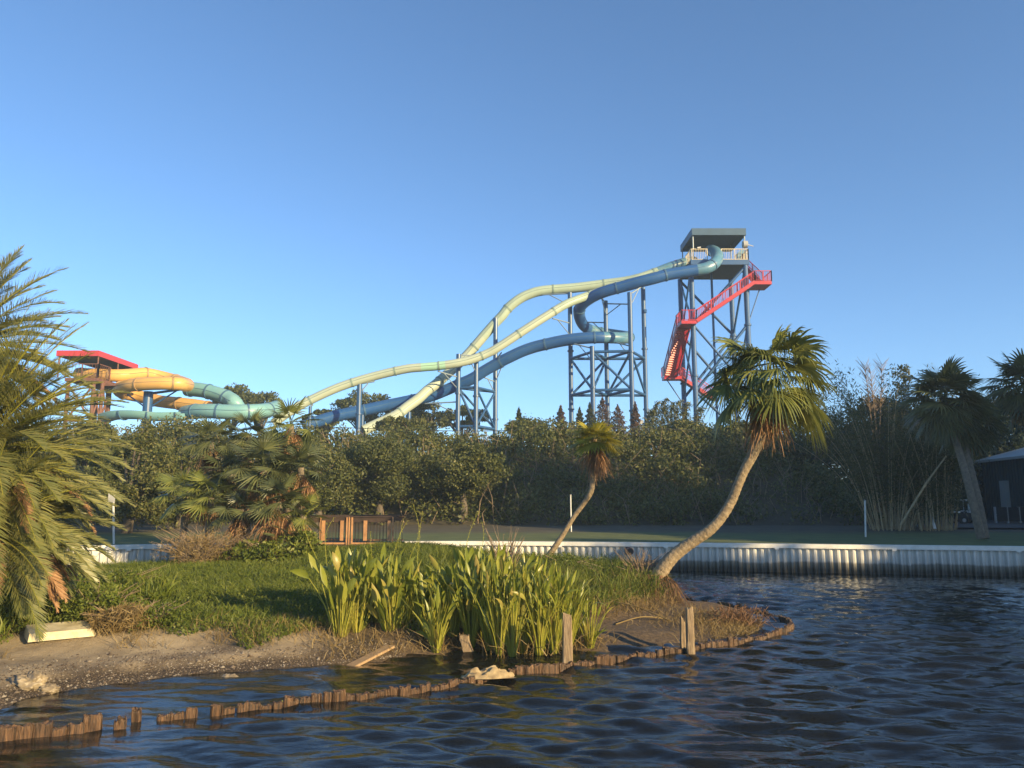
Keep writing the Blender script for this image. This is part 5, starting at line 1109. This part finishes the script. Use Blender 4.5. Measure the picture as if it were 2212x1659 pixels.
for a_, c_ in (((x3a + .3, 82.4, z3_ - .3), (XL - .2, 83, tz(860))), ((x1b - .6, 78.9, z1_ - .3), (XR + .2, 78.2, tz(690))), ((x1a, 78.9, z1_ - .3), (XR + .05, 78.3, tz(690))), ((x2b - .1, 79, z2_ - .3), (XL + .3, 78.4, tz(760)))): brace(ST, Vector(a_), Vector(c_), .06, 'support_strut')

# ------------------------------------------------------------ left slide complex
lf, lb = 70.0, 77.6
xa, xb = U(122, 760, lf).x, U(213.5, 760, lf).x; zt1, zt0 = U(200, 757, lf).z, U(200, 769, lf).z
LT = thing('slide_tower', ((xa + xb) / 2, 72, farz(-38, 72)), 'low rusty slide tower with a red canopy on the left', 'tower')
b = MB(); c0 = [(xa, lf), (xb, lf), (xb, lb), (xa, lb)]
for i in range(4): a_, c_ = c0[i], c0[(i + 1) % 4]; b.quad((a_[0], a_[1], zt0), (c_[0], c_[1], zt0), (c_[0], c_[1], zt1), (a_[0], a_[1], zt1))
for i in range(4): a_, c_ = c0[i], c0[(i + 1) % 4]; b.poly([(a_[0], a_[1], zt1 - .02), (c_[0], c_[1], zt1 - .02), ((xa + xb) / 2, (lf + lb) / 2, zt1 + .35)])
b.build('canopy', M['redroof'], LT)
b = MB(); b.quad((xa + .03, lf + .03, zt0 + .1), (xb - .03, lf + .03, zt0 + .1), (xb - .03, lb - .03, zt0 + .1), (xa + .03, lb - .03, zt0 + .1)); b.build('canopy_lining', M['deckunder'], LT)
zdk = U(200, 815, lf).z
b = MB()
for x, y in ((xa + .2, lf + .2), (xb - .1, lf + .2), (xa + .2, lb - .3), (xb - .1, lb - .3), (xb - .1, (lf + lb) / 2)): b.tube([(x, y, zdk), (x, y, zt0 + .1)], .07, 8)
b.build('canopy_posts', M['rust'], LT)
xd0, xd1 = U(140, 815, lf).x, U(212, 815, lf).x
b = MB(); b.box(((xd0 + xd1) / 2, (lf + lb) / 2, zdk - .2), (xd1 - xd0, lb - lf, .3)); b.box((xd1 + .9, lf + 2.6, zdk - .5), (2.0, 3, .25)); b.build('deck', M['rust'], LT)
railing(LT, (xd0, lf, zdk), (xd1, lf, zdk), 1.25, 'rust', .3); railing(LT, (xd1, lf, zdk), (xd1, lf + 2, zdk), 1.25, 'rust', .3)
for x, y in ((xd0 + .2, lf + .3), (U(197, 850, lf).x, lf + .3), (U(215, 850, lf + .6).x, lf + 1.0), (xd0 + .3, lb - .5), (U(215, 850, lb).x, lb - .5), (U(237, 850, 73).x, 73)):
    b = MB(); b.tube([(x, y, farz(x, y)), (x, y, zdk - .2)], .17, 8); b.build('column', M['rust'], LT)
zg = zdk - 5
xs_ = [xd0 + .2, U(197, 850, lf).x, U(215, 850, lf + .6).x, U(237, 850, 73).x]
for i in range(3):
    ya, yb2 = (lf + .3, lf + .3, lf + 1.0, 73)[i], (lf + .3, lf + .3, lf + 1.0, 73)[i + 1]
    brace(LT, Vector((xs_[i], ya, zdk - .6)), Vector((xs_[i + 1], yb2, zg + 1)), .09, 'brace', 'rust'); brace(LT, Vector((xs_[i], ya, zg + 1)), Vector((xs_[i + 1], yb2, zdk - .6)), .09, 'brace', 'rust'); brace(LT, Vector((xs_[i], ya, zg + 1)), Vector((xs_[i + 1], yb2, zg + 1)), .09, 'brace', 'rust')
Yp = [(168, 808, 73.5), (208, 809.5, 73), (234, 811, 72.6), (264, 811, 73), (288, 809, 73.8), (312, 807, 74.6), (340, 812, 75.4), (372, 820, 75.4), (396, 827, 74), (404, 832, 72.4), (396, 831, 70.8), (386, 829, 70), (358, 828, 69.6), (331, 828.5, 69.6), (305, 830, 69.8), (280, 833, 70.4), (262, 838, 71.8), (258, 844, 73.6), (270, 850, 75), (300, 856, 75.6), (341, 866, 75), (386, 871.5, 74), (428, 876.5, 73.4), (452, 881, 73)]
slide('water_slide', 'yellow tube slide coiled beside the red canopy', [('yellow', 1.0)], Yp, .60, 'seamy', 3.3)
Tp = [(404, 840, 76), (436, 843, 75.5), (469, 851, 75), (494, 861, 74.5), (508, 871, 74), (512, 880, 74.5), (505, 886, 76.5)]
slide('water_slide', 'teal tube slide curving down to the right of the yellow coil', [('teal', 1.0)], Tp, .72, 'seamb', 2.2)
Tp = [(600, 880, 76), (582, 885, 73.5), (560, 888, 71.5), (529, 889.5, 70.6), (494, 889.8, 70.4), (454, 888, 70.6), (420, 889, 71.4), (400, 892, 72.6)]
slide('water_slide', 'broad teal tube slide lying lowest behind the palm thicket', [('teal', 1.0)], Tp, .68, 'seamb', 2.8)
Tp = [(395, 892, 70.5), (341, 893, 70.3), (294, 889, 70.2), (254, 890, 70.6), (228, 897, 71.4)]
slide('water_slide', 'open teal flume left of the teal tubes', [('teal', 1.0)], Tp, .72, 'seamb', 2.6, flat=True)
t_ = U(321, 846, 71); rt = thing('slide_column', (t_.x, 71, farz(t_.x, 71)), 'thick dark blue column holding the yellow coil', 'steel support'); b = MB(); b.tube([(t_.x, 71, farz(t_.x, 71)), (t_.x, 71, t_.z)], .42, 16); b.build('column', M['steel'], rt); brace(rt, t_ - Vector((0, 0, 1.6)), U(385, 842, 71), .07); brace(rt, t_ - Vector((0, 0, 1.6)), U(275, 852, 71.5), .07); brace(rt, t_ - Vector((0, 0, .2)), U(400, 840, 72), .12)

# ------------------------------------------------------------ shrubs and brush on the island left, brush by the water
def bush(x, y, D, w, h, mat, lab, seed, leaf=.07, n=2600, twigs=30, asp=.4, name='shrub'):
    c = U(x, y, D); g0 = iz(c.x, D); g0 = max(g0, 0); r = np.random.default_rng(seed); rr = random.Random(seed); root = thing(name, (c.x, D, g0), lab, 'shrub')
    d = unit(n, r) * (r.uniform(.15, 1, (n, 1)) ** .5) * np.array([w / 2, w / 2.6, h / 2]); lob = 1 + .25 * np.sin(d[:, :1] * 9) * np.sin(d[:, 2:] * 11); C = np.array([c.x, D, g0 + h / 2]) + d * lob
    np_obj('foliage', leafquads(C, leaf, leaf * asp, .1, r), quadidx(n), M[mat], root); b = MB()
    for i in range(twigs): e = Vector((c.x + rr.uniform(-w, w) * .55, D + rr.uniform(-w, w) * .3, g0 + h * rr.uniform(.5, 1.15))); q0 = Vector((c.x + rr.uniform(-w, w) * .15, D, g0)); b.tube([q0, q0.lerp(e, .5) + Vector((0, 0, .1)), e], [.012, .008, .003], 4, cap=False)
    b.build('twigs', M['twig'], root)
bush(470, 1190, 21.2, 2.6, .9, 'drygrass', 'dry brown scrub in front of the thicket palms', 1, .10, 3200, 90, .15)
bush(420, 1195, 20.6, 1.9, .8, 'drygrass', 'straw coloured scrub right of the white seawall end', 2, .12, 2200, 110, .12)
bush(580, 1200, 21, 2.4, .65, 'grass', 'broad leaved green shrub at the foot of the dead fronds', 3, .12, 2600, 20)
bush(650, 1195, 21.3, 1.2, .7, 'grass', 'green shrub next to the boardwalk end', 4, .12, 1600, 14)
bush(250, 1250, 15.2, 1.5, .5, 'grass', 'leafy green weed bush before the white seawall', 5, .08, 3600, 40)
bush(215, 1300, 12.6, 1.5, .55, 'grass', 'low leafy bush beside the feather palm fronds', 6, .06, 3400, 30)
bush(340, 1300, 12.4, 1.0, .36, 'grass', 'low leafy bush at the sand edge', 7, .05, 2200, 30)
bush(262, 1335, 12.2, 1.0, .4, 'drygrass', 'dead brown leaf heap under the low feather palm', 8, .16, 2400, 40, .08)
bush(1095, 1190, 17.5, .9, 1.0, 'drygrass', 'bare twiggy shrub above the reeds left of the small palm', 9, .04, 60, 60)
bush(1380, 1215, 17.4, 1.1, .7, 'drygrass', 'bare twiggy shrub just left of the big palm foot', 10, .04, 120, 60)
bush(1330, 1235, 17.6, 1.8, .42, 'grass', 'green bush left of the big palm foot', 11, .05, 3800, 16)
bush(1200, 1225, 18.2, 2.0, .5, 'grass', 'green grassy bush round the foot of the small palm', 12, .06, 3600, 16, .3)
# ------------------------------------------------------------ tall trees outside the picture on the right: they shade the far bank
r = random.Random(2)
for k, (x, y, h, rr) in enumerate(((33, -4, 11.5, 2.6), (34, -.5, 12, 3), (38, 5.3, 12.5, 3.0), (36.5, 9, 13, 3.6), (42, 4.6, 13, 3.4), (38, 13.5, 19, 4.2), (43, 9.5, 20, 4.6), (42, 19.5, 13, 4.6), (40, 26, 13, 4.6), (48, 4, 20.5, 4.4), (52, 15, 20, 4.2), (50, 23, 18, 5), (46, 31, 17, 5), (58, 9, 21, 4.6), (59, 18, 21, 5.2), (56, 28, 20, 5.5))):
    tree('shoreline_tree', (x, y, .3), (x, y, h * .58), (rr, rr, h * .46), 90, 90, 1.4, .6, 'dark_leaf', 'broad dark tree on the right shore outside the picture', 'tree', 'trees on the right shore', tr=.3, seed=200 + k)
b = MB(); b.poly([(31, -40, .25), (140, -40, .25), (140, 20.5, .25), (62, 20.5, .25), (33, 20, .25), (31, 10, .25)]); tag(b.build('right_shore', M['lawn']), kind='structure')

VEIL = 0.0009  # density of an added volume that imitates a lens flare veil
if VEIL > 0:
    b = MB(); b.box((0, 300, 15.5), (1900, 2500, 37)); hz_ = bpy.data.materials.new('veil_volume'); hz_.use_nodes = True; t = hz_.node_tree; t.nodes.clear()
    v = t.nodes.new('ShaderNodeVolumePrincipled'); v.inputs['Density'].default_value = VEIL; v.inputs['Color'].default_value = (.62, .82, 1, 1); v.inputs['Anisotropy'].default_value = 0.0
    oo = t.nodes.new('ShaderNodeOutputMaterial'); t.links.new(v.outputs[0], oo.inputs['Volume']); tag(b.build('veil_volume', hz_), kind='stuff')
